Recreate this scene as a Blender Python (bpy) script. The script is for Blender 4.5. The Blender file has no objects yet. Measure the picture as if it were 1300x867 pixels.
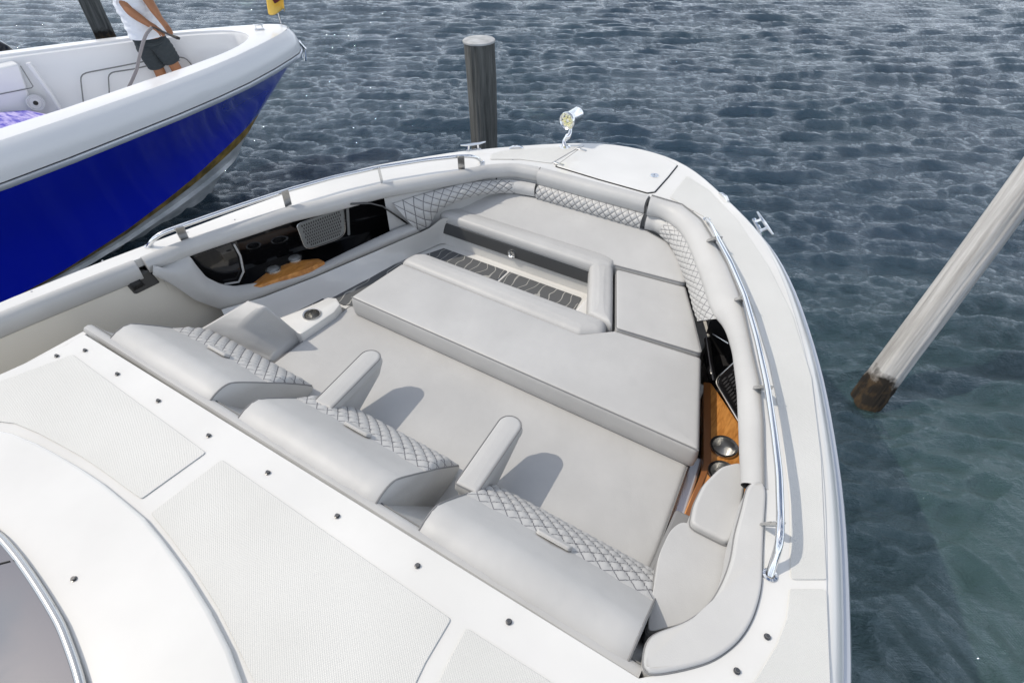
import bpy, bmesh, math, random
import numpy as np
from mathutils import Vector, Matrix
random.seed(4); rng=np.random.default_rng(7)
scene=bpy.context.scene
COL=scene.collection
R=math.radians
# ------------------------------------------------------------------ camera model (metres, z=0 at the water)
CAM=np.array([1.2,0.0,3.0]); F=703.0; PITCH=R(42.0); YAW=R(31.9)
FW=np.array([-math.sin(YAW)*math.cos(PITCH),math.cos(YAW)*math.cos(PITCH),-math.sin(PITCH)])
RT=np.array([math.cos(YAW),math.sin(YAW),0.0]); UP=np.cross(RT,FW)
def ray(px,py): return FW+RT*(px-650)/F-UP*(py-433.5)/F
def P(px,py,z):
    d=ray(px,py); return Vector(CAM+d*((z-3.0)/d[2]))
def PD(px,py,D): return Vector(CAM+ray(px,py)*D)
def PL(pts,z): return [P(a,b,z) for a,b in pts]
# plan curves of the coaming (inner edge of the side decks), measured at deck height
PORT=[(-1.9,-3.5),(-1.8,-1.2),(-1.75,-.5),(-1.645,.409),(-1.536,.962),(-1.493,1.2),(-1.32,1.698),(-1.222,1.861),(-1.07,2.184),(-.853,2.48),(-.763,2.593),(-.688,2.726),(-.544,2.843),(-.382,2.87),(.34,2.877)]
STB=[(.34,2.877),(.529,2.865),(.67,2.76),(.778,2.605),(.912,2.406),(1.015,2.216),(1.092,2.026),(1.162,1.849),(1.223,1.704),(1.283,1.506),(1.345,1.254),(1.40,.95),(1.416,.774),(1.352,.661),(1.222,.545)]
def curtain(px,py,cur,off):
    d=ray(px,py); best=None
    for i in range(len(cur)-1):
        a=np.array(cur[i],float); b=np.array(cur[i+1],float); e=b-a; n=np.array([-e[1],e[0]]); n/=np.linalg.norm(n)
        if n@(np.array([0,1.5])-a)<0: n=-n
        a=a+n*off; b=b+n*off
        A=np.array([[d[0],-e[0]],[d[1],-e[1]]])
        if abs(np.linalg.det(A))<1e-9: continue
        t,u=np.linalg.solve(A,a-CAM[:2])
        if -.04<=u<=1.04 and t>0: best=Vector(CAM+d*t)
    return best
def CL(pts,cur,off):
    r=[curtain(a,b,cur,off) for a,b in pts]; return [q for q in r if q is not None]

# ------------------------------------------------------------------ materials
def mat(name,base=(.5,.5,.5),rough=.5,metal=0,spec=.5,coat=0,coat_rough=.05,bump=None,build=None,trans=0,ior=1.45):
    m=bpy.data.materials.new(name); m.use_nodes=True; nt=m.node_tree; b=nt.nodes['Principled BSDF']
    b.inputs['Base Color'].default_value=(*base,1); b.inputs['Roughness'].default_value=rough; b.inputs['Metallic'].default_value=metal
    b.inputs['Specular IOR Level'].default_value=spec; b.inputs['Coat Weight'].default_value=coat; b.inputs['Coat Roughness'].default_value=coat_rough
    b.inputs['Transmission Weight'].default_value=trans; b.inputs['IOR'].default_value=ior
    if bump: noise_bump(nt,b,*bump)
    if build: build(nt,b)
    return m
def N(nt,t,**k):
    n=nt.nodes.new(t)
    for a,v in k.items():
        if a in n.inputs: n.inputs[a].default_value=v
        else: setattr(n,a,v)
    return n
def coords(nt,scale=(1,1,1),kind='Object'):
    tc=N(nt,'ShaderNodeTexCoord'); mp=N(nt,'ShaderNodeMapping'); mp.inputs['Scale'].default_value=scale
    nt.links.new(tc.outputs[kind],mp.inputs['Vector']); return mp.outputs['Vector']
def noise_bump(nt,b,scale,strength,dist=.002,detail=4):
    v=coords(nt); n=N(nt,'ShaderNodeTexNoise'); n.inputs['Scale'].default_value=scale; n.inputs['Detail'].default_value=detail
    bp=N(nt,'ShaderNodeBump'); bp.inputs['Strength'].default_value=strength; bp.inputs['Distance'].default_value=dist
    nt.links.new(v,n.inputs['Vector']); nt.links.new(n.outputs['Fac'],bp.inputs['Height']); nt.links.new(bp.outputs['Normal'],b.inputs['Normal'])
def colour_noise(nt,b,c1,c2,scale,detail=5,vec=None,lo=.35,hi=.65,xyz=(1,1,1)):
    v=vec or coords(nt,xyz); n=N(nt,'ShaderNodeTexNoise'); n.inputs['Scale'].default_value=scale; n.inputs['Detail'].default_value=detail
    r=N(nt,'ShaderNodeValToRGB'); r.color_ramp.elements[0].position=lo; r.color_ramp.elements[1].position=hi
    r.color_ramp.elements[0].color=(*c1,1); r.color_ramp.elements[1].color=(*c2,1)
    nt.links.new(v,n.inputs['Vector']); nt.links.new(n.outputs['Fac'],r.inputs['Fac']); nt.links.new(r.outputs['Color'],b.inputs['Base Color']); return n,r
def mathn(nt,op,a,b=None,clamp=False):
    n=nt.nodes.new('ShaderNodeMath'); n.operation=op; n.use_clamp=clamp
    for i,x in enumerate((a,b)):
        if x is None: continue
        if isinstance(x,(int,float)): n.inputs[i].default_value=x
        else: nt.links.new(x,n.inputs[i])
    return n.outputs[0]

def b_gel(nt,b):
    colour_noise(nt,b,(.675,.67,.645),(.745,.74,.715),2.2,9)
def b_vinyl(nt,b,c=(.462,.462,.455),c2=(.52,.52,.512)):
    colour_noise(nt,b,c,c2,3.0,7)
    v=coords(nt)
    vo=N(nt,'ShaderNodeTexVoronoi'); vo.inputs['Scale'].default_value=260
    no=N(nt,'ShaderNodeTexNoise'); no.inputs['Scale'].default_value=5; no.inputs['Detail'].default_value=3
    nt.links.new(v,vo.inputs['Vector']); nt.links.new(v,no.inputs['Vector'])
    b1=N(nt,'ShaderNodeBump'); b1.inputs['Strength'].default_value=.25; b1.inputs['Distance'].default_value=.0008
    b2=N(nt,'ShaderNodeBump'); b2.inputs['Strength'].default_value=.5; b2.inputs['Distance'].default_value=.014
    nt.links.new(vo.outputs['Distance'],b1.inputs['Height']); nt.links.new(no.outputs['Fac'],b2.inputs['Height'])
    nt.links.new(b2.outputs['Normal'],b1.inputs['Normal']); nt.links.new(b1.outputs['Normal'],b.inputs['Normal'])
def b_nonskid(nt,b):
    colour_noise(nt,b,(.60,.60,.575),(.65,.65,.625),2.0,5)
    v=coords(nt)
    mp=N(nt,'ShaderNodeMapping'); mp.inputs['Rotation'].default_value=(0,0,R(38)); nt.links.new(v,mp.inputs['Vector'])
    vo=N(nt,'ShaderNodeTexVoronoi'); vo.inputs['Scale'].default_value=190; vo.inputs['Randomness'].default_value=0.12
    nt.links.new(mp.outputs['Vector'],vo.inputs['Vector'])
    bp=N(nt,'ShaderNodeBump'); bp.inputs['Strength'].default_value=.9; bp.inputs['Distance'].default_value=.0016; bp.invert=True
    nt.links.new(vo.outputs['Distance'],bp.inputs['Height']); nt.links.new(bp.outputs['Normal'],b.inputs['Normal'])
def b_quilt(nt,b,scale=1.0):
    # UV carries metres along (u) and across (v) the panel: stitched double threads on a diamond grid
    uv=N(nt,'ShaderNodeUVMap'); sep=N(nt,'ShaderNodeSeparateXYZ'); nt.links.new(uv.outputs['UV'],sep.inputs[0])
    u,v=sep.outputs[0],sep.outputs[1]; lines=[]
    for s in (1,-1):
        d=mathn(nt,'MULTIPLY',v,float(s)); a=mathn(nt,'ADD',u,d); f=mathn(nt,'FRACT',a); g=mathn(nt,'ABSOLUTE',mathn(nt,'SUBTRACT',f,.5)); lines.append(mathn(nt,'SUBTRACT',.5,g))
    mn=mathn(nt,'MINIMUM',*lines)
    st=mathn(nt,'LESS_THAN',mn,.05)
    mix=N(nt,'ShaderNodeMix'); mix.data_type='RGBA'; mix.inputs['A'].default_value=(.492,.492,.484,1); mix.inputs['B'].default_value=(.17,.17,.18,1)
    nt.links.new(st,mix.inputs['Factor']); nt.links.new(mix.outputs['Result'],b.inputs['Base Color'])
def b_wood(nt,b):
    v=coords(nt,(6,1.2,1)); w=N(nt,'ShaderNodeTexNoise'); w.inputs['Scale'].default_value=9; w.inputs['Detail'].default_value=8; w.inputs['Distortion'].default_value=1.5
    r=N(nt,'ShaderNodeValToRGB'); r.color_ramp.elements[0].position=.3; r.color_ramp.elements[0].color=(.42,.16,.035,1); r.color_ramp.elements[1].position=.7; r.color_ramp.elements[1].color=(.70,.32,.085,1)
    nt.links.new(v,w.inputs['Vector']); nt.links.new(w.outputs['Fac'],r.inputs['Fac']); nt.links.new(r.outputs['Color'],b.inputs['Base Color'])
def b_floor(nt,b):
    # dark foam decking with thin pale routed wave lines running fore and aft
    v=coords(nt); sep=N(nt,'ShaderNodeSeparateXYZ'); nt.links.new(v,sep.inputs[0])
    n=N(nt,'ShaderNodeTexNoise'); n.inputs['Scale'].default_value=7; n.inputs['Detail'].default_value=1; nt.links.new(v,n.inputs['Vector'])
    sh=mathn(nt,'MULTIPLY',mathn(nt,'SUBTRACT',n.outputs['Fac'],.5),.14)
    x=mathn(nt,'MULTIPLY',mathn(nt,'ADD',sep.outputs[0],sh),17.0)
    f=mathn(nt,'ABSOLUTE',mathn(nt,'SUBTRACT',mathn(nt,'FRACT',x),.5)); ln=mathn(nt,'LESS_THAN',f,.045)
    ap=N(nt,'ShaderNodeMix'); ap.data_type='RGBA'; ap.inputs['A'].default_value=(.11,.115,.12,1); ap.inputs['B'].default_value=(.38,.38,.36,1)
    nt.links.new(ln,ap.inputs['Factor']); nt.links.new(ap.outputs['Result'],b.inputs['Base Color'])
def b_pile(c1,c2,c3,band):
    def f(nt,b):
        v=coords(nt,(1,1,.06)); n=N(nt,'ShaderNodeTexNoise'); n.inputs['Scale'].default_value=24; n.inputs['Detail'].default_value=9; n.inputs['Roughness'].default_value=.7
        nt.links.new(v,n.inputs['Vector'])
        r=N(nt,'ShaderNodeValToRGB'); r.color_ramp.elements[0].position=.36; r.color_ramp.elements[0].color=(*c1,1); r.color_ramp.elements[1].position=.62; r.color_ramp.elements[1].color=(*c2,1)
        nt.links.new(n.outputs['Fac'],r.inputs['Fac'])
        tc=N(nt,'ShaderNodeTexCoord'); sep=N(nt,'ShaderNodeSeparateXYZ'); nt.links.new(tc.outputs['Object'],sep.inputs[0])
        mk=N(nt,'ShaderNodeMapping'); mk.inputs['Scale'].default_value=(1,1,.16); nt.links.new(tc.outputs['Object'],mk.inputs['Vector'])
        kn=N(nt,'ShaderNodeTexNoise'); kn.inputs['Scale'].default_value=11; kn.inputs['Detail'].default_value=7; kn.inputs['Distortion'].default_value=1.2; nt.links.new(mk.outputs['Vector'],kn.inputs['Vector'])
        ck=N(nt,'ShaderNodeMapRange'); ck.inputs['From Min'].default_value=.40; ck.inputs['From Max'].default_value=.46; ck.inputs['To Min'].default_value=.55; ck.inputs['To Max'].default_value=1; nt.links.new(kn.outputs['Fac'],ck.inputs['Value'])
        n2=N(nt,'ShaderNodeTexNoise'); n2.inputs['Scale'].default_value=14; n2.inputs['Detail'].default_value=6; nt.links.new(tc.outputs['Object'],n2.inputs['Vector'])
        h=mathn(nt,'ADD',sep.outputs[2],mathn(nt,'MULTIPLY',mathn(nt,'SUBTRACT',n2.outputs['Fac'],.5),.22))
        m=N(nt,'ShaderNodeMapRange'); m.inputs['From Min'].default_value=band; m.inputs['From Max'].default_value=band+.07; nt.links.new(h,m.inputs['Value'])
        mud=N(nt,'ShaderNodeValToRGB'); mud.color_ramp.elements[0].position=.46; mud.color_ramp.elements[0].color=(.012,.009,.006,1); mud.color_ramp.elements[1].position=.62; mud.color_ramp.elements[1].color=(.05,.032,.015,1)
        nt.links.new(n2.outputs['Fac'],mud.inputs['Fac'])
        mx=N(nt,'ShaderNodeMix'); mx.data_type='RGBA'; nt.links.new(m.outputs[0],mx.inputs['Factor']); nt.links.new(mud.outputs['Color'],mx.inputs['A']); mc=N(nt,'ShaderNodeMix'); mc.data_type='RGBA'; mc.blend_type='MULTIPLY'; mc.inputs['Factor'].default_value=1; nt.links.new(r.outputs['Color'],mc.inputs['A']); nt.links.new(ck.outputs[0],mc.inputs['B']); nt.links.new(mc.outputs['Result'],mx.inputs['B'])
        nt.links.new(mx.outputs['Result'],b.inputs['Base Color'])
        bp=N(nt,'ShaderNodeBump'); bp.inputs['Strength'].default_value=.85; bp.inputs['Distance'].default_value=.011; nt.links.new(n.outputs['Fac'],bp.inputs['Height']); nt.links.new(bp.outputs['Normal'],b.inputs['Normal'])
    return f
def b_blue(nt,b):
    v=coords(nt,(1,1,1)); n=N(nt,'ShaderNodeTexNoise'); n.inputs['Scale'].default_value=3; n.inputs['Detail'].default_value=6; nt.links.new(v,n.inputs['Vector'])
    mr=N(nt,'ShaderNodeMapRange'); mr.inputs['To Min'].default_value=.05; mr.inputs['To Max'].default_value=.16; nt.links.new(n.outputs['Fac'],mr.inputs['Value']); nt.links.new(mr.outputs[0],b.inputs['Roughness'])
def b_boot(nt,b): colour_noise(nt,b,(.12,.085,.02),(.38,.25,.06),9,8)
def b_bottom(nt,b): colour_noise(nt,b,(.33,.36,.38),(.6,.62,.64),4,8,xyz=(1,1,2))
def b_towel(nt,b): colour_noise(nt,b,(.10,.09,.5),(.55,.5,.8),8,5,xyz=(1,4,1))
def b_flag(nt,b): colour_noise(nt,b,(.75,.45,.03),(.85,.6,.15),6,3)

M={}
M['gel']=mat('white gelcoat',(.8,.8,.78),.22,coat=.5,build=b_gel)
M['cream']=mat('cream gelcoat',(.70,.67,.60),.3,coat=.3,bump=(3,.2,.01))
M['vinyl']=mat('light grey vinyl',(.55,.545,.53),.45,spec=.4,build=b_vinyl)
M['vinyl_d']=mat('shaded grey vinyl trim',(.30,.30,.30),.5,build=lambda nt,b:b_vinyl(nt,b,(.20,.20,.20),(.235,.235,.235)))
M['pipe']=mat('grey piping',(.22,.22,.22),.5)
M['quilt']=mat('diamond stitched vinyl',(.55,.545,.53),.45,build=b_quilt)
M['nonskid']=mat('moulded non-skid gelcoat',(.72,.72,.7),.45,build=b_nonskid)
M['steel']=mat('polished stainless steel',(.78,.79,.8),.09,metal=1)
M['steel_b']=mat('brushed stainless steel',(.55,.55,.54),.25,metal=1)
M['steelin']=mat('cup holder steel',(.62,.62,.61),.45,metal=.7)
M['darksteel']=mat('dark steel snap',(.16,.16,.16),.25,metal=.8)
M['welt']=mat('charcoal welt vinyl',(.075,.078,.08),.5)
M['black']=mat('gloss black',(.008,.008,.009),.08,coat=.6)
M['rubber']=mat('black rubber',(.02,.02,.02),.6)
M['grille']=mat('grey painted grille',(.20,.21,.21),.35,metal=.3)
M['wood']=mat('varnished teak',(.5,.2,.05),.3,coat=.6,build=b_wood)
M['floor']=mat('grey foam decking',(.12,.12,.12),.8,build=b_floor)
M['glass']=mat('tinted glass',(.24,.25,.27),.03,metal=.85,coat=.3,coat_rough=.02)
M['rub']=mat('rub rail steel',(.62,.65,.70),.25,metal=.55)
M['lens']=mat('clear lens',(.9,.92,.85),.05,metal=.6)
M['blue']=mat('royal blue gelcoat',(.002,.014,.62),.18,coat=.7,coat_rough=.04,spec=.4,bump=(2.5,.25,.02,2))
M['boot']=mat('stained boot stripe',build=b_boot,rough=.5)
M['bottom']=mat('weathered white bottom',build=b_bottom,rough=.35)
M['white2']=mat('white blue boat gelcoat',(.76,.77,.78),.28,coat=.4,bump=(2,.15,.01))
M['lid']=mat('white hatch lid',(.68,.69,.71),.3)
M['towel']=mat('purple cushion cloth',build=b_towel,rough=.9)
M['pileW']=mat('weathered pale pile timber',rough=.85,build=b_pile((.55,.54,.52),(.92,.915,.90),None,.13))
M['pileG']=mat('grey pile timber',rough=.85,build=b_pile((.09,.095,.09),(.27,.275,.26),None,.18))
M['cap']=mat('white pile cap',(.42,.43,.43),.6,build=lambda nt,b:colour_noise(nt,b,(.30,.31,.31),(.50,.51,.51),9,6))
M['skin']=mat('tanned skin',(.34,.155,.075),.5)
M['shirt']=mat('white tee cotton',(.72,.76,.82),.9,bump=(14,.8,.02))
M['shorts']=mat('dark slate shorts',(.035,.045,.052),.9,bump=(14,.8,.02))
M['hair']=mat('dark hair',(.03,.02,.015),.7)
M['hose']=mat('grey garden hose',(.22,.21,.22),.5)
M['flag']=mat('yellow flag cloth',build=b_flag,rough=.9)
M['flagred']=mat('dark red flag device',(.12,.02,.03),.9)
M['dark']=mat('smoked plastic',(.06,.06,.06),.25)
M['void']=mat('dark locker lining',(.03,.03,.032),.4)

# ------------------------------------------------------------------ mesh helpers
def finish(bm,name,m,parent=None,smooth=True,bevel=0,seg=2,subd=0,angle=40,solid=0):
    me=bpy.data.meshes.new(name); bmesh.ops.remove_doubles(bm,verts=bm.verts,dist=1e-5)
    bmesh.ops.recalc_face_normals(bm,faces=bm.faces); bm.to_mesh(me); bm.free()
    o=bpy.data.objects.new(name,me); COL.objects.link(o)
    for x in (m if isinstance(m,(list,tuple)) else [m]): me.materials.append(x)
    if smooth:
        for p in me.polygons: p.use_smooth=True
        try: me.set_sharp_from_angle(angle=R(angle))
        except Exception: pass
    if solid:
        md=o.modifiers.new('s','SOLIDIFY'); md.thickness=solid; md.offset=-1
    if bevel:
        md=o.modifiers.new('b','BEVEL'); md.width=bevel; md.segments=seg; md.limit_method='ANGLE'; md.angle_limit=R(35); md.harden_normals=False
    if subd:
        md=o.modifiers.new('ss','SUBSURF'); md.levels=subd; md.render_levels=subd
    if parent is not None: o.parent=parent
    return o
def resample(pts,n):
    p=np.array([list(q) for q in pts],float); d=np.r_[0,np.cumsum(np.linalg.norm(np.diff(p,axis=0),axis=1))]
    t=np.linspace(0,d[-1],n); return np.array([np.interp(t,d,p[:,k]) for k in range(p.shape[1])]).T
def smooth_curve(pts,n,it=3):
    p=resample(pts,max(n,8))
    for _ in range(it):
        q=p.copy(); q[1:-1]=(p[:-2]+2*p[1:-1]+p[2:])/4; p=q
    return p
def loft_bm(rows,closed=False,bm=None,uv=None,mi=None):
    bm=bm or bmesh.new(); V=[[bm.verts.new(tuple(v)) for v in r] for r in rows]; fs=[]
    lay=bm.loops.layers.uv.verify() if uv is not None else None
    for i in range(len(V)-1):
        n=len(V[i]); 
        for j in range(n if closed else n-1):
            k=(j+1)%n
            try: f=bm.faces.new((V[i][j],V[i][k],V[i+1][k],V[i+1][j]))
            except ValueError: continue
            if mi is not None: f.material_index=mi[i]
            if uv is not None:
                for l,(a,b) in zip(f.loops,((i,j),(i,k),(i+1,k),(i+1,j))): l[lay].uv=uv[a][b]
    return bm,V
def loft(name,rows,m,parent=None,closed=False,**k):
    uv=k.pop('uv',None); mi=k.pop('mi',None)
    bm,_=loft_bm(rows,closed,uv=uv,mi=mi); return finish(bm,name,m,parent,**k)
def tube_bm(path,r,bm=None,seg=10,caps=True):
    bm=bm or bmesh.new(); p=[Vector(tuple(q)) for q in path]; rows=[]; prev=None
    rr=r if isinstance(r,(list,tuple,np.ndarray)) else [r]*len(p)
    for i,q in enumerate(p):
        t=(p[min(i+1,len(p)-1)]-p[max(i-1,0)]).normalized()
        if prev is None: a=t.cross(Vector((0,0,1)) if abs(t.z)<.9 else Vector((1,0,0))).normalized()
        else: a=(prev-t*prev.dot(t)).normalized()
        prev=a; b=t.cross(a)
        rows.append([q+(a*math.cos(w)+b*math.sin(w))*rr[i] for w in [2*math.pi*k/seg for k in range(seg)]])
    _,V=loft_bm(rows,True,bm)
    if caps:
        bm.faces.new(V[0][::-1]); bm.faces.new(V[-1])
    return bm
def tube(name,path,r,m,parent=None,seg=10,**k): return finish(tube_bm(path,r,seg=seg),name,m,parent,**k)
def lathe_bm(prof,origin,axis=(0,0,1),seg=24,bm=None):
    bm=bm or bmesh.new(); z=Vector(axis).normalized(); x=z.cross(Vector((0,1,0)) if abs(z.y)<.9 else Vector((1,0,0))).normalized(); y=z.cross(x); o=Vector(tuple(origin))
    rows=[[o+z*h+(x*math.cos(2*math.pi*k/seg)+y*math.sin(2*math.pi*k/seg))*max(r,1e-4) for k in range(seg)] for r,h in prof]
    _,V=loft_bm(rows,True,bm)
    return bm
def lathe(name,prof,origin,m,parent=None,axis=(0,0,1),seg=24,**k):
    return finish(lathe_bm(prof,origin,axis,seg),name,m,parent,**k)
def area2(p): return sum(p[i][0]*p[(i+1)%len(p)][1]-p[(i+1)%len(p)][0]*p[i][1] for i in range(len(p)))/2
def round_poly(pts,r,n=5):
    pts=[np.array(p[:2],float) for p in pts]; out=[]; N_=len(pts)
    rs=r if isinstance(r,(list,tuple)) else [r]*N_
    for i in range(N_):
        a,b,c=pts[i-1],pts[i],pts[(i+1)%N_]; u=a-b; v=c-b; lu,lv=np.linalg.norm(u),np.linalg.norm(v); u/=lu; v/=lv
        ang=math.acos(max(-1,min(1,u@v))); 
        if ang>R(165) or rs[i]<=0: out.append(b); continue
        d=min(rs[i]/math.tan(ang/2),lu*.45,lv*.45); s,e=b+u*d,b+v*d
        for k in range(n+1):
            t=k/n; out.append((1-t)**2*s+2*t*(1-t)*b+t*t*e)
    return out
def inset(poly,d):
    n=len(poly); s=1 if area2(poly)>0 else -1; out=[]
    for i in range(n):
        a,b,c=np.array(poly[i-1]),np.array(poly[i]),np.array(poly[(i+1)%n])
        e1=b-a; e2=c-b; e1=e1/(np.linalg.norm(e1)+1e-9); e2=e2/(np.linalg.norm(e2)+1e-9)
        n1=np.array([-e1[1],e1[0]])*s; n2=np.array([-e2[1],e2[0]])*s; m=n1+n2; m/=(np.linalg.norm(m)+1e-9)
        out.append(b+m*d/max(.5,m@n1))
    return out
def dense(poly,step=.04):
    out=[]
    for i in range(len(poly)):
        a=np.array(poly[i],float); b=np.array(poly[(i+1)%len(poly)],float); k=max(1,int(np.linalg.norm(b-a)/step))
        for j in range(k): out.append(a+(b-a)*j/k)
    return out
def loops(raw,corner,dists,step=.04,n=5):
    raw=[np.array(p[:2],float) for p in raw]; N_=len(raw); sharp=[]
    for i in range(N_):
        u=raw[i-1]-raw[i]; v=raw[(i+1)%N_]-raw[i]; u/=np.linalg.norm(u); v/=np.linalg.norm(v)
        sharp.append(math.acos(max(-1,min(1,u@v)))<R(165))
    def one(d):
        q=inset(raw,d) if d else raw; out=[]
        for i in range(N_):
            if not sharp[i]: out.append([q[i]]); continue
            a,b,c=q[i-1],q[i],q[(i+1)%N_]; u=a-b; v=c-b; lu,lv=np.linalg.norm(u)+1e-9,np.linalg.norm(v)+1e-9; u=u/lu; v=v/lv
            an=math.acos(max(-.9999,min(.9999,u@v))); rr=max(corner-d,.004); t_=min(rr/math.tan(an/2),lu*.45,lv*.45)
            s_,e_=b+u*t_,b+v*t_; out.append([(1-t)**2*s_+2*t*(1-t)*b+t*t*e_ for t in [k/n for k in range(n+1)]])
        return out
    base=one(0); cnt=[max(1,int(np.linalg.norm(base[(i+1)%N_][0]-base[i][-1])/step)) for i in range(N_)]
    res=[]
    for d in dists:
        g=one(d); L=[]
        for i in range(N_):
            L+=g[i]; a_=g[i][-1]; b_=g[(i+1)%N_][0]
            L+=[a_+(b_-a_)*j/cnt[i] for j in range(1,cnt[i])]
        res.append(L)
    return res
def soft_loops(raw,dists,n=110):
    p=np.array([q[:2] for q in raw],float); p=np.r_[p,p[:1]]
    def rs(q): return resample(np.r_[q,q[:1]],n+1)[:-1]
    cur=resample(p,n+1)[:-1]
    def sm(q,k=1):
        for _ in range(k): q=(np.roll(q,1,0)+2*q+np.roll(q,-1,0))/4
        return q
    cur=sm(cur,4); out=[]; d0=-.004; cur=np.array(inset(list(cur),-.004))
    order=sorted(range(len(dists)),key=lambda i:dists[i]); res=[None]*len(dists)
    for i in order:
        while dists[i]-d0>1e-6:
            st=min(.002,dists[i]-d0); cur=np.array(inset(list(cur),st)); cur=sm(cur,1); d0+=st
        res[i]=[q.copy() for q in cur]
    return res
def cushion(name,poly,z0,z1,m,parent,r=.022,corner=.03,crown=.006,tilt=None,piping=True,flat=False,soft=False):
    """upholstered pad: rounded outline, rounded shoulders, slightly crowned top"""
    zf=(lambda p,z:z+(tilt(p) if tilt else 0))
    ds=[.004,0,-.004]+[r*(1-math.cos(k/5*math.pi/2)) for k in range(6)]+[r+(.004 if flat else .012)]
    zs=[z0,z0+.008,(z0+z1-r)/2]+[z1-r+r*math.sin(k/5*math.pi/2) for k in range(6)]+[z1+crown*.5]
    Ls=soft_loops(poly,ds) if soft else loops(poly,corner,ds); rows=[[(p[0],p[1],zf(p,z)) for p in L] for L,z in zip(Ls,zs)]
    if not flat:
        po=Ls[-1]; cx=np.mean(np.array(po),axis=0)
        for f in (.75,.5,.25,.05):
            rows.append([(cx[0]+(p[0]-cx[0])*f,cx[1]+(p[1]-cx[1])*f,zf(cx+(p-cx)*f,z1+crown*(1.1-.2*f))) for p in po])
    bm,V=loft_bm(rows,True); bm.faces.new(V[-1]); bm.faces.new(V[0][::-1])
    o=finish(bm,name,m,parent,angle=60)
    if piping:
        rr=[(p[0],p[1],zf(p,z1-r*.35)) for p in (soft_loops(poly,[r*.1]) if soft else loops(poly,corner,[r*.1]))[0]]; rr.append(rr[0])
        tube('piping',rr,.0028,M['pipe'],o,seg=6)
    return o
def soft_prism(name,raw,z0,z1,m,parent,r=.03,tilt=None):
    p=np.array([q[:2] for q in raw],float); p=np.r_[p,p[:1]]; q=resample(p,91)[:-1]
    for _ in range(5): q=(np.roll(q,1,0)+2*q+np.roll(q,-1,0))/4
    bm=bmesh.new(); a=[bm.verts.new((x,y,z0)) for x,y in q]; tf=tilt or (lambda x,y:0); b=[bm.verts.new((x,y,z1+tf(x,y))) for x,y in q]
    bm.faces.new(a[::-1]); bm.faces.new(b)
    for i in range(len(a)): j=(i+1)%len(a); bm.faces.new((a[i],a[j],b[j],b[i]))
    o=finish(bm,name,m,parent,bevel=r,seg=6,angle=35); o.modifiers['b'].harden_normals=True
    rr=[(x,y,z1+tf(x,y)-r*.85) for x,y in inset(list(q),-.001)]; rr.append(rr[0]); tube('piping',rr,.003,M['pipe'],o,seg=6)
    return o
def bore(o,center,r,depth):
    """cut a round hole into a finished solid"""
    bm=bmesh.new(); bmesh.ops.create_cone(bm,cap_ends=True,segments=32,radius1=r,radius2=r,depth=depth*2,matrix=Matrix.Translation(Vector(tuple(center))))
    me=bpy.data.meshes.new('cut'); bm.to_mesh(me); bm.free(); c=bpy.data.objects.new('cut',me); COL.objects.link(c)
    md=o.modifiers.new('bore','BOOLEAN'); md.object=c; md.operation='DIFFERENCE'; md.solver='EXACT'
    bpy.context.view_layer.update(); dg=bpy.context.evaluated_depsgraph_get(); nm=bpy.data.meshes.new_from_object(o.evaluated_get(dg)); o.modifiers.clear(); o.data=nm; nm.set_sharp_from_angle(angle=R(28))
    bpy.data.objects.remove(c,do_unlink=True)
def prism(name,poly,z0,z1,m,parent,bevel=.004,corner=0,seg=2,n=4):
    if corner: poly=round_poly(poly,corner,n)
    bm=bmesh.new(); a=[bm.verts.new((p[0],p[1],z0)) for p in poly]; b=[bm.verts.new((p[0],p[1],z1)) for p in poly]
    bm.faces.new(a[::-1]); bm.faces.new(b)
    for i in range(len(a)): j=(i+1)%len(a); bm.faces.new((a[i],a[j],b[j],b[i]))
    return finish(bm,name,m,parent,bevel=bevel,seg=seg,angle=35)
def box(name,c,s,m,parent,rot=(0,0,0),bevel=.003,bm=None):
    own=bm is None; bm=bm or bmesh.new(); mt=Matrix.Translation(Vector(tuple(c)))@Matrix(((1,0,0,0),(0,1,0,0),(0,0,1,0),(0,0,0,1)))
    from mathutils import Euler
    mt=Matrix.Translation(Vector(tuple(c)))@Euler(rot).to_matrix().to_4x4()@Matrix.Diagonal((s[0],s[1],s[2],1))
    bmesh.ops.create_cube(bm,size=1,matrix=mt)
    return finish(bm,name,m,parent,bevel=bevel) if own else bm
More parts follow.
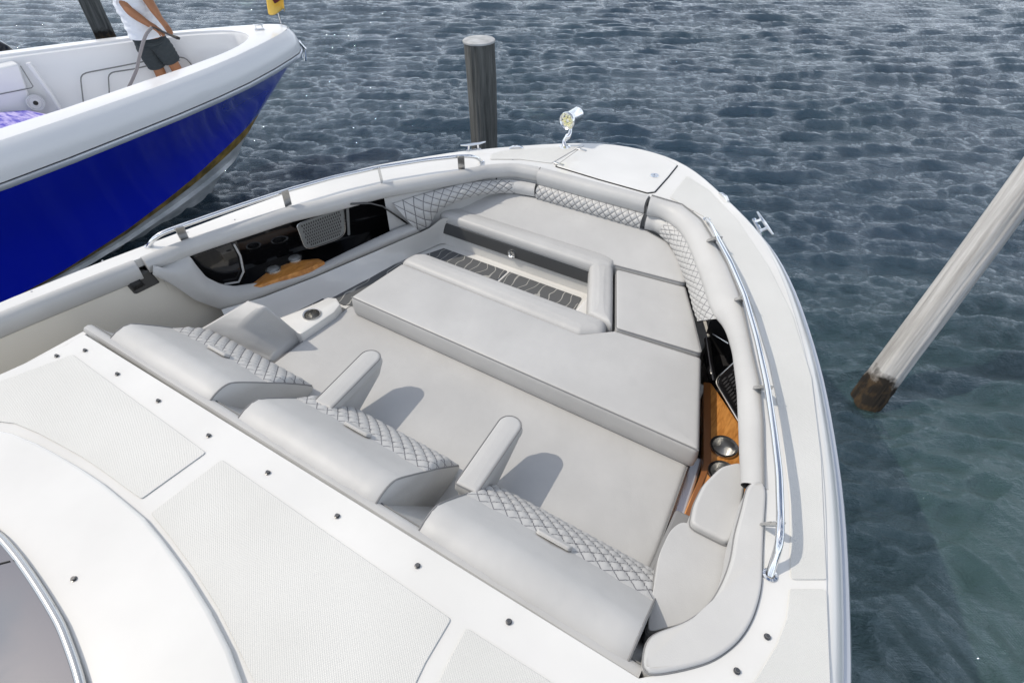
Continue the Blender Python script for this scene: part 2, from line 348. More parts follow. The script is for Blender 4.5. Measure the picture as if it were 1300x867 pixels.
def strip(name,top,bot,m,parent,bulge=.0,nrow=8,ncol=60,quilt=None,inward=(0,1.5),power=1.0,closeback=0,endfade=0,**k):
    """soft panel between two 3-D polylines, bulging towards the cockpit; quilt = diamond size in metres"""
    T=resample(top,ncol); B=resample(bot,ncol)
    L=np.r_[0,np.cumsum(np.linalg.norm(np.diff((T+B)/2,axis=0),axis=1))]
    rows=[];uv=[]
    # outward direction of every column
    t=np.gradient((T+B)/2,axis=0); w=B-T; nn=np.cross(t,w); nn/=np.linalg.norm(nn,axis=1)[:,None]+1e-9
    mid=(T+B)/2; c=np.array([inward[0],inward[1],2.2])
    s=np.sign(np.sum(nn*(c-mid),axis=1)); nn*=s[:,None]
    for i in range(nrow+1):
        f=i/nrow; h=bulge*(math.sin(math.pi*f)**power)
        W=np.linalg.norm(w,axis=1)
        base=T*(1-f)+B*f
        q=np.zeros(ncol); u=np.zeros((ncol,2))
        if quilt:
            a=L/quilt; b=f*np.mean(W)/quilt*1.0
            u[:,0]=a; u[:,1]=b
            g1=np.abs(((a+b)%1)-.5); g2=np.abs(((a-b)%1)-.5); d=np.minimum(.5-g1,.5-g2)*2
            q=.010*np.clip(d/.6,0,1)**.5*min(1,f*6,(1-f)*6)
        if endfade: q=(q+h)*np.clip(np.minimum(L,L[-1]-L)/endfade,0,1)**.6+.002; h=0
        rows.append(base+nn*(h+q)[:,None]); uv.append([tuple(x) for x in u])
    if closeback:
        rows=[T-nn*closeback]+rows+[B-nn*closeback]; uv=[uv[0]]+uv+[uv[-1]]
    return loft(name,rows,m,parent,uv=uv if quilt else None,**k)
def empty(name,loc,label,cat,group=None):
    o=bpy.data.objects.new(name,None); COL.objects.link(o); o.location=loc; o.empty_display_size=.2
    o['label']=label; o['category']=cat
    if group: o['group']=group
    return o
def tag(o,label,cat,group=None):
    o['label']=label; o['category']=cat
    if group: o['group']=group
def keep_world(root):
    # parts were modelled in world coordinates: cancel the root's location
    inv=Matrix.Translation(root.location).inverted()
    for c in [o for o in bpy.data.objects if o.parent is root]: c.matrix_parent_inverse=inv

# ================================================================== MAIN BOAT
boat=empty('motor_boat',(0,0,0),'white open bow motor boat with light grey cushioned lounge, seen from above its console','boat')
outer_px=[(188,308),(300,266),(380,238),(460,212),(500,205),(580,192),(640,186.5),(690,183),(740,181),(790,184),(840,195),(862,203),(878,210.5),(892,220),(907,232),(923,247),(941,263.5),(960,282),(988,314),(1012,360),(1027,400),(1040,440),(1052,485),(1065,555),(1075,620),(1081,700),(1084,780),(1086.5,867)]
outer=[(-2.02,-4.0),(-1.96,-2.0),(-1.87,-.6),(-1.80,.47),(-1.74,.86)]+[tuple(P(a,b,1.47)[:2]) for a,b in outer_px]+[(1.74,0.2),(1.80,-.6),(1.88,-2.0),(1.93,-4.0)]
OUT=smooth_curve(outer,170,2)
def off2(c,d):
    t=np.gradient(c,axis=0); n=np.array([t[:,1],-t[:,0]]).T; n/=np.linalg.norm(n,axis=1)[:,None]; return c+n*d   # + = towards starboard-inboard
def lev(c,z): return np.c_[c,np.full(len(c),z)]
# deck plate (a C-shape: side decks, foredeck and console top in one moulding)
port_in=[(-1.9,-3.5),(-1.8,-1.2)]+[tuple(p) for p in PORT[2:]]
PIN=smooth_curve(port_in,90,1); SIN=smooth_curve(STB,50,1)
con_front=[tuple(P(812,859,1.5)[:2]),tuple(P(107,424,1.5)[:2])]
poly=[tuple(p) for p in off2(OUT,.075)]+[(1.85,-4.0),(-1.30,-4.0),(-1.30,-1.5)]+[tuple(P(a,b,1.5)[:2]) for a,b in ((-60,505),(0,475),(60,448),(85,437),(93,431))]+[con_front[1]]+[tuple(p) for p in SIN[::-1]]+[tuple(p) for p in PIN[::-1]][1:]+[(-1.93,-4.0)]
# shoelace orientation is irrelevant: normals are recalculated
prism('deck',poly,1.455,1.5,M['gel'],boat,bevel=.006,seg=3)
# hull shell with shoulder, rub rail, flared topsides
hrows=[];
for d,z in ((.074,1.494),(.062,1.493),(.045,1.482),(.018,1.452),(.012,1.43)): hrows.append(lev(off2(OUT,d),z))
loft('gunwale_shoulder',hrows,M['gel'],boat)
rr=[lev(off2(OUT,d),z) for d,z in ((.014,1.436),(-.004,1.434),(-.012,1.42),(-.012,1.40),(-.002,1.388),(.014,1.386))]
loft('rub_rail',rr,M['rub'],boat)
def hull_row(f,z):
    c=OUT.copy(); k=np.clip((c[:,1]+1)/4.5,0,1)
    c[:,0]*=1-f*(.18+.45*k**2); c[:,1]-=f*1.1*k**2; return lev(c,z)
loft('hull',[lev(off2(OUT,.014),1.39)]+[hull_row(f,z) for f,z in ((.02,1.2),(.12,.9),(.42,.55),(.75,.2),(.95,-.1),(1.1,-.4))],M['gel'],boat)
prism('transom',[(-1.95,-3.99),(1.86,-3.99),(1.8,-3.95),(-1.9,-3.95)],-.3,1.45,M['gel'],boat)

# --- coaming pads -------------------------------------------------------------------
def pad(name,curve,z_low,width=.055,parent=boat,top=1.512,lowoff=None):
    c=smooth_curve(curve,70,2); s=1
    def o(d):
        t=np.gradient(c,axis=0); n=np.array([-t[:,1],t[:,0]]).T; n/=np.linalg.norm(n,axis=1)[:,None]
        mid=np.array([0,1.5])-c; sg=np.sign(np.sum(n*mid,axis=1)); return c+n*(sg*d)[:,None]
    w=width; zl=z_low; lo=lowoff if lowoff is not None else w*.85
    prof=[(.002,1.46),(.002,top-.012),(.008,top-.002),(.018,top),(w*.6,top-.004),(w*.88,top-.014),(w,top-.035),(w*1.02,(top+zl)/2),(lo,zl+.01),(lo-.008,zl),(lo-.03,zl-.002)]
    rows=[lev(o(d),z) for d,z in prof]
    bm,V=loft_bm(rows); bm.faces.new([v[0] for v in V]); bm.faces.new([v[-1] for v in V][::-1])
    ob=finish(bm,name,M['vinyl'],parent,angle=50)
    tube('piping',lev(o(.004),top-.008),.0035,M['pipe'],ob,seg=6)
    return ob
def cut(cur,y0,y1): 
    c=resample(cur,300); return [tuple(p) for p in c if y0<=p[1]<=y1]
pad('coaming_pad',cut(PORT,-3.4,.955),1.41,.05)
PB=[(-1.533,.975)]+[p for p in PORT if p[1]>1.0][:-1]+[(-.376,2.871)]
pad('coaming_pad',PB,1.43,.055)
pad('coaming_pad',[(-.366,2.871),(0,2.874),(.333,2.877)],1.415,.07)
SB=[(.345,2.877)]+STB[1:11]+[(1.345,1.254)]
padtop=[(STB[0][0]+.005,STB[0][1],1.508)]+[(x,y,1.508) for x,y in STB[1:11]]+[(1.347,1.245,1.508)]
lowpx=[(821,273),(832,274),(841,278),(849,283),(861,292),(871,307),(879,325),(887,347),(894,368),(900,388),(908,404),(917,413),(925,430),(932,452),(937,500),(939,545),(941,585),(943,604),(944,619)]
padlow=[tuple(P(a,b,1.425)) for a,b in lowpx]
tt_=resample(padtop,90)
sp_=strip('coaming_pad',smooth_curve(padtop,90,1),smooth_curve(padlow,90,2),M['vinyl'],boat,bulge=.034,nrow=14,ncol=90,power=.55,closeback=.045,angle=70)
tube('piping',tt_+[0,0,.004],.0035,M['pipe'],sp_,seg=6)
# stbd aft broad pad, seen from above
SA=[(1.352,1.268)]+[tuple(P(a,b,1.5)[:2]) for a,b in ((967.5,690),(966,748),(956,785),(938,815),(905,840),(860,852),(813,859))]
SAi=[tuple(P(a,b,1.44)[:2]) for a,b in ((818,813),(868,796),(898,775),(915,745),(925,715),(927,690),(937,655),(944,622))]
SAd=resample(SA,200)
soft_prism('coaming_pad',[np.array(p) for p in SA]+[np.array(p) for p in SAi],1.36,1.516,M['vinyl'],boat,r=.018,tilt=lambda x,y:-.45*max(0,min(np.linalg.norm(SAd-np.array([x,y]),axis=1))-.02))
# backing wall for coaming (port aft, cream)
top=[curtain(a,b,PORT,.028) for a,b in ((0,428),(60,400),(110,378),(160,355),(188,343))]
top=[Vector((-1.86,-3.4,1.42)),Vector((-1.76,-1.2,1.42)),Vector((-1.70,-.3,1.415))]+top
xs=[curtain(a,b,PORT,.028) for a,b in ((222,362),(250,381),(281,392),(330,402))]
top=top+xs; bot=[Vector((v.x+.02,v.y,.55)) for v in top]
strip('side_liner',top,bot,M['cream'],boat,bulge=.0,nrow=3,ncol=60)
# dark smoked pocket in the liner
q=[curtain(a,b,PORT,.04) for a,b in ((159,357.5),(190,343),(204,359),(173.5,374))]
bm=bmesh.new(); a_=[bm.verts.new(v) for v in q]; b_=[bm.verts.new(v+Vector((-.06,-.02,0))) for v in q]; bm.faces.new(a_)
for i in range(4): j=(i+1)%4; bm.faces.new((a_[i],a_[j],b_[j],b_[i]))
pk=finish(bm,'pocket',M['dark'],boat,bevel=.006)
q2=[curtain(a,b,PORT,.048) for a,b in ((165,361),(178,355),(184,362),(171,369))]
bm=bmesh.new(); bm.faces.new([bm.verts.new(v) for v in q2]); finish(bm,'pocket_catch',M['rubber'],pk,solid=.006)

# --- port side: vinyl panel, recess with speaker, bolster, liner, quilt --------------------
ptop=CL([(194,344),(215,335),(241,325)],PORT,.045)+CL([(250,338),(262,352),(280,361),(298,364),(330,359),(350,352),(380,344),(409,335),(440,320),(470,306),(500,292),(522,284)],PORT,.06)
pbot=CL([(194,344.5),(208,354),(222,363),(250,382),(281,393),(300,390),(318,384),(335,377),(365,366),(400,352),(440,335),(480,318),(510,305),(534,295)],PORT,.085)
strip('side_bolster',ptop,pbot,M['vinyl'],boat,bulge=.03,nrow=10,ncol=80,closeback=.015)
ltop=CL([(281,393),(335,377),(400,352),(440,335),(480,318),(510,305),(534,295),(545,290),(560,278),(574,276)],PORT,.10)
lbot=[P(a,b,1.045) for a,b in ((300,428),(366,400),(402,387),(437,371),(470,354),(500,336),(530,322),(545,316),(558,310),(566,309))]
strip('side_liner',ltop,lbot,M['gel'],boat,bulge=-.012,nrow=8,ncol=70)
# quilted panel port bow
qt=CL([(499,259),(530,249),(558,241),(585,234),(605,231),(630,228.5),(645,228),(652,229)],PORT,.045)
qb=CL([(531,294),(545,288),(553,272),(566,262),(590,252),(612,247.5),(635,245.5),(655,246)],PORT,.075)
strip('quilted_panel',qt,qb,M['quilt'],boat,bulge=.022,nrow=22,ncol=180,quilt=.060,closeback=.05)
sc=CL([(645,228),(668,231),(680,233.5)],PORT,.045); sb=CL([(655,246),(668,248),(679,250)],PORT,.08)
strip('corner_panel',sc,sb,M['vinyl'],boat,bulge=.02,nrow=8,ncol=12,closeback=.05)
# centre quilt
qt=[Vector((x,2.815,1.418)) for x in (-.358,0,.338)]; qb=[Vector((x,2.80,1.325)) for x in (-.358,0,.338)]
strip('quilted_panel',qt,qb,M['quilt'],boat,bulge=.020,nrow=22,ncol=130,quilt=.046,closeback=.05)
bc=PORT[8:]+STB[1:4]
c_=smooth_curve(bc,120,1); t_=np.gradient(c_,axis=0); n_=np.array([-t_[:,1],t_[:,0]]).T; n_/=np.linalg.norm(n_,axis=1)[:,None]; n_*=np.sign(np.sum(n_*(np.array([0,1.2])-c_),axis=1))[:,None]
loft('backrest_base',[lev(c_+n_*.02,1.45),lev(c_+n_*.035,1.35),lev(c_+n_*.035,1.1)],M['vinyl'],boat)
# starboard quilt
stT=PL([(822,273),(833,275),(847,282)],1.415); stB=PL([(818,291),(831,294),(840,299)],1.335)
strip('corner_panel',stT,stB,M['vinyl'],boat,bulge=.02,nrow=8,ncol=12,closeback=.05)
def bycurve(cur,y0,y1,off,z):
    c=smooth_curve(cur,300,1); t=np.gradient(c,axis=0); n=np.array([-t[:,1],t[:,0]]).T; n/=np.linalg.norm(n,axis=1)[:,None]; sg=np.sign(np.sum(n*(np.array([0,1.5])-c),axis=1)); q=c+n*(sg*off)[:,None]
    return [Vector((a,b,z)) for a,b in q if y0<=b<=y1]
stT=bycurve(STB[2:],2.22,2.76,.075,1.425); stB=bycurve(STB[2:],2.22,2.70,.145,1.25)
stT=[P(a,b,1.425) for a,b in ((847,281),(861,291),(871,307),(879,325),(887,347),(894,368),(900,388),(907,405))]
stB=[P(a,b,z) for a,b,z in ((838,300,1.33),(851,312,1.31),(860,329,1.285),(868,350,1.265),(876,371,1.255),(881,392,1.25),(887,408,1.25))]
strip('quilted_panel',stT,stB,M['quilt'],boat,bulge=.018,nrow=22,ncol=150,quilt=.050,closeback=.06)

# port recess interior
def recess(name,cur,y0,y1,dep,z0,z1,m,parent):
    a=bycurve(cur,y0,y1,.03,z0); b=bycurve(cur,y0,y1,-dep,z0+.02); n=40
    A=resample(a,n);B=resample(b,n); Bt=B.copy();Bt[:,2]=z1; At=A.copy();At[:,2]=z1
    bm,V=loft_bm([A,B,Bt,At]); bm.faces.new([v[0] for v in V]); bm.faces.new([v[-1] for v in V])
    return finish(bm,name,m,parent,angle=30)
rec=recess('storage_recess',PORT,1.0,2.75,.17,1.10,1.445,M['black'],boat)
shelf=prism('wood_shelf',[tuple(P(a,b,1.155)[:2]) for a,b in ((312,365),(330,362),(355,353),(390,341),(412,332),(404,328),(384,330),(362,335),(338,346),(324,357))],1.12,1.155,M['wood'],boat,bevel=.004)
def cup(center,r,parent,depth=.07,axis=(0,0,1)):
    bore(parent,center,r*.9,depth)
    o=lathe('cup_holder',[(r*.865,-depth),(r*.87,-depth+.004),(r*.875,-.012),(r*.885,-.010),(r*.9,.004),(r*1.08,.006),(r*1.12,.001),(r*1.12,-.004)],center,M['steel_b'],parent,axis=axis,seg=32)
    lathe('cup_bottom',[(0.0001,-depth+.006),(r*.866,-depth+.006)],center,M['steelin'],o,axis=axis,seg=32)
    return o
for (a,b) in ((347,342),(374,328)): cup(P(a,b,1.158),.040,shelf,.03)
# grille as perforated plate standing at the back of the recess
def grille(name,c00,c10,c01,c11,nu,nv,parent,m=None,rim=.012):
    c00,c10,c01,c11=[Vector(tuple(v)) for v in (c00,c10,c01,c11)]
    f=lambda u,v:(c00*(1-u)+c10*u)*(1-v)+(c01*(1-u)+c11*u)*v
    nrm=(c10-c00).cross(c01-c00).normalized()
    if nrm.dot(Vector(tuple(CAM))-c00)<0: nrm=-nrm
    po=round_poly([(0,0),(1,0),(1,1),(0,1)],[.12,.12,.25,.25]); bm=bmesh.new()
    a=[bm.verts.new(f(*p)) for p in po]; b=[bm.verts.new(f(*p)-nrm*.012) for p in po]; bm.faces.new(a); bm.faces.new(b[::-1])
    for i in range(len(a)): j=(i+1)%len(a); bm.faces.new((a[i],a[j],b[j],b[i]))
    g=finish(bm,name,m or M['grille'],parent,bevel=.003)
    bm=bmesh.new()
    for j in range(nv):
        for i in range(nu):
            u=(i+.5+(.5 if j%2 else 0))/(nu+.5)*.86+.07; v=(j+.5)/nv*.84+.08; du=.30/nu; dv=.40/nv
            if (abs(u-.5)>.36 and v>.84): continue
            pts=[(0,-1),(.8,-.5),(.8,.5),(0,1),(-.8,.5),(-.8,-.5)]
            bm.faces.new([bm.verts.new(f(u+x*du,v+y*dv)+nrm*.0012) for x,y in pts])
    finish(bm,'grille_slots',M['void'],g,smooth=False)
    rp=[f(*p)+nrm*.002 for p in po]; rp.append(rp[0]); tube('grille_rim',rp,.004,M['steel_b'],g,seg=6)
    return g
grille('speaker_grille',curtain(376,285,PORT,-.06),curtain(437,262,PORT,-.06),curtain(388,318,PORT,-.035),curtain(438,300,PORT,-.035),17,8,boat)
# moulded light grey shapes inside the recess
def facet(name,px,off,m,parent,cur=PORT,solid=.01):
    v=[curtain(a,b,cur,off) for a,b in px]; bm=bmesh.new(); bm.faces.new([bm.verts.new(q) for q in v]); return finish(bm,name,m,parent,solid=solid,bevel=.003)
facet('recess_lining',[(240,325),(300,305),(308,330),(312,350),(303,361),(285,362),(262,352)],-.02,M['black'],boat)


tube('recess_trim',[curtain(a,b,PORT,.0) for a,b in ((297,310),(305,325),(309,345),(303,358),(285,361))],.006,M['vinyl'],boat,seg=8)
tube('recess_trim',[curtain(a,b,PORT,-.03) for a,b in ((441,262),(442,280),(443,298))],.009,M['grille'],boat,seg=8)
tube('recess_trim',[curtain(a,b,PORT,.055) for a,b in ((445,259),(470,258.5),(485,262),(500,272),(517,284))],.006,M['black'],boat,seg=8)

# starboard recess with teak shelf
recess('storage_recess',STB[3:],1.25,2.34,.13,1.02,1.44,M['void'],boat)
wpx=[(893,486),(903,486),(945,548),(960,600),(950,640),(900,700),(860,690),(866,658),(889,603),(893,588)]
wood=prism('wood_shelf',[tuple(P(a,b,1.12)[:2]) for a,b in wpx],1.05,1.12,M['wood'],boat,bevel=.003)
# slim lower teak edge strip along its inboard side
prism('shelf_edge',[tuple(P(a,b,1.125)[:2]) for a,b in ((893,485),(902,486),(903,585),(897,602),(873,668),(866,662),(889,603),(893,588))],1.11,1.126,mat('teak edge',(.26,.10,.03),.35,coat=.4),wood,bevel=.002)
for (a,b) in ((919,567),(917,600)): cup(P(a,b,1.127),.052,wood,.06)
grille('speaker_grille',P(904,484,1.125)+Vector((.01,0,.01)),P(944,552,1.125)+Vector((.01,0,.01)),P(904,484,1.125)+Vector((.13,.12,.26)),P(944,552,1.125)+Vector((.10,.03,.26)),15,7,boat,m=M['black'])
# bottle locker divider
bm=tube_bm([P(898,430,1.2),P(902,465,1.16),P(906,484,1.13)],[.016,.018,.02],seg=10); finish(bm,'recess_divider',M['black'],boat)
tube('recess_trim',[P(905,424,1.22),P(925,436,1.24)],.004,M['steel_b'],boat,seg=6)

# --- cushions ---------------------------------------------------------------------------
low=cushion('seat_cushion',[(-.80,.72),(1.14,.72),(1.132,1.10),(1.10,1.56),(-.805,1.56),(-.805,1.38)],1.03,1.13,M['vinyl'],boat,r=.02,corner=.03,crown=.002)
rp=cushion('leg_pad',[(-.725,1.50),(1.127,1.495),(.968,2.02),(.55,1.985),(.42,1.872),(-.70,1.885)],1.135,1.25,M['vinyl'],boat,r=.02,corner=.02,crown=.002,piping=False)
e=[(-.72,1.505,1.246),(1.12,1.50,1.246)]; tube('piping',e,.003,M['pipe'],rp,seg=6)
cushion('bolster_roll',[(-.728,1.885),(.42,1.86),(.525,1.93),(.49,2.03),(.36,2.035),(-.64,2.035),(-.70,2.0)],1.15,1.262,M['vinyl'],boat,r=.045,corner=.05,crown=.006,piping=False)
cushion('bolster_roll',[tuple(P(a,b,1.25)[:2]) for a,b in ((749,331),(779,338),(778,414),(746,398))],1.15,1.262,M['vinyl'],boat,r=.035,corner=.012,crown=.004,piping=False)
cushion('infill_cushion',[tuple(P(a,b,1.25)[:2]) for a,b in ((782,341),(870,364),(880,400),(892,449),(782,416))],1.14,1.25,M['vinyl'],boat,r=.012,corner=.02,crown=.002)
bowpoly=[tuple(P(a,b,1.25)[:2]) for a,b in ((572,270),(575,259),(600,247),(640,243),(683,248),(818,288),(843,298),(857,320),(869,360),(781,338),(779,328),(760,326))]
cushion('bow_cushion',[(-.845,2.475),(-.86,2.55),(-.79,2.68),(-.60,2.79),(-.35,2.81),(.34,2.81),(.52,2.76),(.64,2.66),(.735,2.52),(.325,2.49),(.20,2.43)],1.16,1.25,M['vinyl'],boat,r=.016,corner=.03,crown=.002,piping=True,tilt=lambda p:max(0,(p[1]-2.47))*.26)
cushion('bolster_roll',[(-.855,2.42),(-.855,2.545),(.22,2.56),(.315,2.52),(.325,2.45),(.25,2.415)],1.205,1.268,M['vinyl'],boat,r=.028,corner=.03,crown=.006,piping=False)
box('cushion_welt',(-.30,2.432,1.165),(1.08,.028,.085),M['welt'],boat,bevel=.006)
# gelcoat mouldings underneath
box('seat_base',(-.31,2.66,.99),(1.12,.46,.27),M['gel'],boat,bevel=.012)
box('seat_base',(.60,2.25,1.0),(.68,.46,.27),M['gel'],boat,bevel=.012)
box('seat_base',(.16,1.68,.98),(1.74,.62,.29),M['gel'],boat,bevel=.012)
box('seat_base',(.17,1.06,.86),(1.90,.86,.34),M['gel'],boat,bevel=.012)
box('seat_trim',(1.145,1.3,1.02),(.05,.62,.12),M['rub'],boat,rot=(0,0,R(5)),bevel=.01)
fl=prism('footwell_sole',[(-1.26,1.05),(-.6,1.05),(.40,1.95),(.27,2.46),(-.84,2.50),(-1.02,2.2),(-1.16,1.75)],1.0,1.04,M['gel'],boat)
fp=[tuple(P(a,b,1.05)[:2]) for a,b in ((563,314),(742,376),(738,397),(640,390),(500,370),(470,360),(535,322))]
prism('foam_mat',[(-.80,2.375),(-.315,2.375),(-.315,1.9),(-.93,1.6),(-1.03,1.6),(-.95,2.05)],1.04,1.047,M['floor'],boat,bevel=.001)
prism('foam_mat',[(-.295,2.375),(.195,2.375),(.26,1.9),(-.295,1.9)],1.04,1.047,M['floor'],boat,bevel=.001)
prism('foam_mat',[(-1.07,1.58),(-.75,1.58),(-.85,1.30),(-1.13,1.30)],1.04,1.047,M['floor'],boat,bevel=.001)
# drain / courtesy light in the riser
cl=P(650,322,1.12); c2=Vector((cl.x,2.418,1.12))
d=ray(650,322); t=2.418/d[1]; c2=Vector(CAM+d*t)
o=lathe('courtesy_light',[(.0001,.004),(.016,.004),(.020,.010),(.027,.008),(.028,0)],c2,M['steel'],boat,axis=(0,-1,0),seg=24)
# cup console on the port side
cc=prism('cup_console',[tuple(P(a,b,1.175)[:2]) for a,b in ((352,404),(378,394),(404,383),(416,377),(427,378),(432,386),(424,396),(396,415),(382,424),(366,418))],.95,1.175,M['gel'],boat,bevel=.010,corner=.012)
cup(P(396,399,1.178),.043,cc,.07)
# arm bolster
A0=[P(225,431,1.22),P(315,379,1.37)]; A1=[P(285,434,1.20),P(337,387,1.395)]; A2=[P(343,458,1.135),P(385,424,1.135)]
ext=lambda L,k:[L[0]+(L[0]-L[1]).normalized()*k]+L
A0b=[Vector((v.x-.01,v.y,1.0)) for v in A0]; A2b=[Vector((v.x,v.y,1.05)) for v in A2]
n=10; rows=[resample([tuple(x) for x in L],n) for L in (A0b,A0,A1,A2,A2b)]
bm,V=loft_bm(rows); bm.faces.new([r_[-1] for r_ in V]); bm.faces.new([r_[0] for r_ in V][::-1])
finish(bm,'arm_bolster',M['vinyl'],boat,bevel=.032,seg=5,angle=50)
# armrests
def armrest(t0,t1,b0,b1,zt):
    a=(Vector(t0)+Vector(b0))/2; b=(Vector(t1)+Vector(b1))/2; w=.048
    d=(b-a).normalized(); s=Vector((-d.y,d.x,0)).normalized(); L=(b-a).length
    out=[]; 
    for k in range(13): an=math.pi*k/12-math.pi/2; out.append(b-d*w+(d*math.cos(an)+s*math.sin(an))*w)
    out+= [a+s*w*.95,a-s*w*.95]
    pts=[(v.x,v.y) for v in out]
    # pad, then a narrower upholstered side skirt underneath
    ar=cushion('armrest',pts,zt-.055,zt,M['vinyl'],boat,r=.014,corner=.01,crown=.002)
    c=np.mean(np.array(pts),axis=0)
    tl=lambda p:-.16*max(0,(1-((Vector((p[0],p[1],0))-Vector((a.x,a.y,0))).dot(d)/L)))
    po=dense(round_poly(pts,.01)); ins=inset(po,.006)
    rows=[]
    rows.append([(p[0],p[1],zt-.05) for p in ins])
    rows.append([(p[0],p[1],zt-.058+tl(p)*.3) for p in ins]); rows.append([(p[0],p[1],zt-.075+tl(p)) for p in inset(po,.014)])
    bm,V=loft_bm(rows,True); bm.faces.new(V[0]); bm.faces.new(V[-1]); finish(bm,'armrest_side',M['vinyl'],ar,angle=50)
    lathe('armrest_pivot',[(.0001,.03),(.05,.03),(.06,.02),(.06,-.02),(.05,-.03),(.0001,-.03)],(a.x,a.y+.02,zt-.15),M['vinyl'],ar,axis=(1,0,0),seg=20)
    return ar
ZT=1.345
armrest(P(393,510,ZT),P(463,437,ZT),P(423,519,ZT),P(492,452,ZT),ZT)
armrest(P(576,612,ZT),P(638,523,ZT),P(606,627,ZT),P(670,533,ZT),ZT)
# backrests
def backrest(x0,x1,skew=0):
    topp=[(.553,1.440),(.556,1.456),(.572,1.470),(.605,1.484),(.640,1.490),(.668,1.484),(.700,1.459),(.764,1.401),(.805,1.362),(.86,1.312),(.92,1.252),(.965,1.205),(.984,1.183)]
    und=[(.990,1.170),(.982,1.158),(.93,1.140),(.81,1.118),(.70,1.262),(.60,1.392)]
    full=topp+und; cy=sum(p[0] for p in full)/len(full); cz=sum(p[1] for p in full)/len(full)
    def ring(x,s,bow=0): return [(x,cy+(p[0]-cy)*s,cz+(p[1]-cz)*s+(bow if i<12 else 0)) for i,p in enumerate(full)]
    xs=[(x0,.955,0),(x0+.003,.985,0),(x0+.010,1,0)]+[(x0+.010+(x1-x0-.02)*k/14,1,.006*math.sin(math.pi*k/14)+.0018*math.sin(k*2.7+x0*9)) for k in range(1,14)]+[(x1-.010,1,0),(x1-.003,.985,0),(x1,.955,0)]
    rows=[ring(*q) for q in xs]; bm,V=loft_bm(rows,True); bm.faces.new(V[0][::-1]); bm.faces.new(V[-1])
    o=finish(bm,'backrest',M['vinyl'],boat,angle=58)
    for x in (x0+.004,x1-.004): tube('piping',smooth_curve(ring(x,.99)[:13],40,1),.0036,M['pipe'],o,seg=6)
    T=[(x,.808,1.3595) for x in np.linspace(x0+.005,x1-.005,20)]; B=[(x,.985,1.185) for x in np.linspace(x0+.005,x1-.005,20)]
    strip('quilted_panel',T,B,M['quilt'],o,bulge=.016,nrow=24,ncol=150,quilt=.056,inward=(0,1.5),closeback=.014,endfade=.022)
    # little pull tab
    xm=(x0+x1)/2; po=round_poly([(-.065,-.014),(.065,-.014),(.058,.016),(-.058,.016)],.012)
    bm=bmesh.new(); zd=Vector((0,.70,-.71)).normalized(); nn=Vector((0,.71,.70)).normalized(); cpt=Vector((xm,.812,1.368))
    a=[bm.verts.new(cpt+Vector((p[0],0,0))+zd*(-p[1])+nn*.012) for p in po]; b=[bm.verts.new(cpt+Vector((p[0],0,0))+zd*(-p[1])) for p in po]; bm.faces.new(a)
    for i in range(len(a)): j=(i+1)%len(a); bm.faces.new((a[i],a[j],b[j],b[i]))
    finish(bm,'pull_tab',M['vinyl'],o,bevel=.004)
    return o
backrest(-1.128,-.468); backrest(-.318,.345); backrest(.508,1.189)
# ledge pad behind the backrests + console face
lp=[(.548,1.44),(.548,1.462),(.556,1.472),(.572,1.474),(.586,1.466),(.594,1.448),(.62,1.405),(.81,1.135),(.83,1.10)]
rows=[[(x,y,z) for x in np.linspace(-1.285,1.222,12)] for y,z in lp]
loft('ledge_pad',rows,M['vinyl'],boat)
tube('piping',[(-1.28,.594,1.455),(1.22,.594,1.455)],.0025,M['pipe'],boat,seg=6)
prism('console_face',[(-1.285,.56),(1.222,.56),(1.222,.80),(-.84,.80),(-1.285,.72)],.5,1.10,M['vinyl'],boat,bevel=.01)
box('console_side',(-1.285,-1.6,1.0),(.03,4.3,.9),M['gel'],boat)
prism('cockpit_sole',[(-1.9,-4),(1.8,-4),(1.5,1.2),(-1.5,1.6)],.52,.56,M['gel'],boat)

# starboard corner cushions
def tl(c,gx,gy): return lambda p:(p[0]-c[0])*gx+(p[1]-c[1])*gy
c1=[tuple(P(a,b,1.37)[:2]) for a,b in ((876,666),(881,640),(893,615),(915,593),(940,587),(946,600),(945,622),(940,655),(926,691))]
soft_prism('corner_cushion',c1,1.20,1.38,M['vinyl'],boat,r=.032)
c2=[tuple(P(a,b,1.335)[:2]) for a,b in ((866,663),(925,695),(925,720),(915,747),(898,773),(868,793),(820,806),(827,760),(836,705),(850,675))]
soft_prism('corner_cushion',c2,1.16,1.35,M['vinyl'],boat,r=.045)
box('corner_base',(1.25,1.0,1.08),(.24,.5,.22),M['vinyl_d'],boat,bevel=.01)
prism('corner_base',[(1.24,1.08),(1.37,1.08),(1.355,1.32),(1.26,1.33)],1.1,1.25,M['vinyl'],boat,bevel=.01)

# --- deck fittings -------------------------------------------------------------------------
def panel(px,z=1.5,th=.004,corner=.010,name='nonskid_panel',m='nonskid',parent=boat,bevel=.002):
    return prism(name,[tuple(P(a,b,z)[:2]) for a,b in px],z+.001,z+th,M[m],parent,bevel=bevel,corner=corner)
panel([(1003,736),(1003,640),(992,545),(977,462),(955,390),(925,320),(897,278),(850,251),(872,224),(900,242),(936,280),(975,338),(1006,400),(1030,480),(1042,580),(1049,736)])
panel([(1002,748),(1049,748),(1055,900),(1060,1100),(860,1100),(700,1010),(910,905),(958,864),(985,820),(998,785)])
panel([(700,208),(738,186),(700,188),(640,192),(624,196),(622,203),(660,203)],corner=.01)
cr=[(0,544),(19,547),(50,560),(78,575),(105,590),(132,609),(160,631)]
panel([(-60,552),(-60,512),(0,485),(93,451),(262,575),(180,634),(160,620),(132,599),(105,581),(78,566),(50,551),(19,538),(0,536)])
panel([(282,584),(573,786),(540,842),(522,880),(490,960),(340,960),(330,880),(302,822),(277,772),(246,723),(217,683),(192,652)])
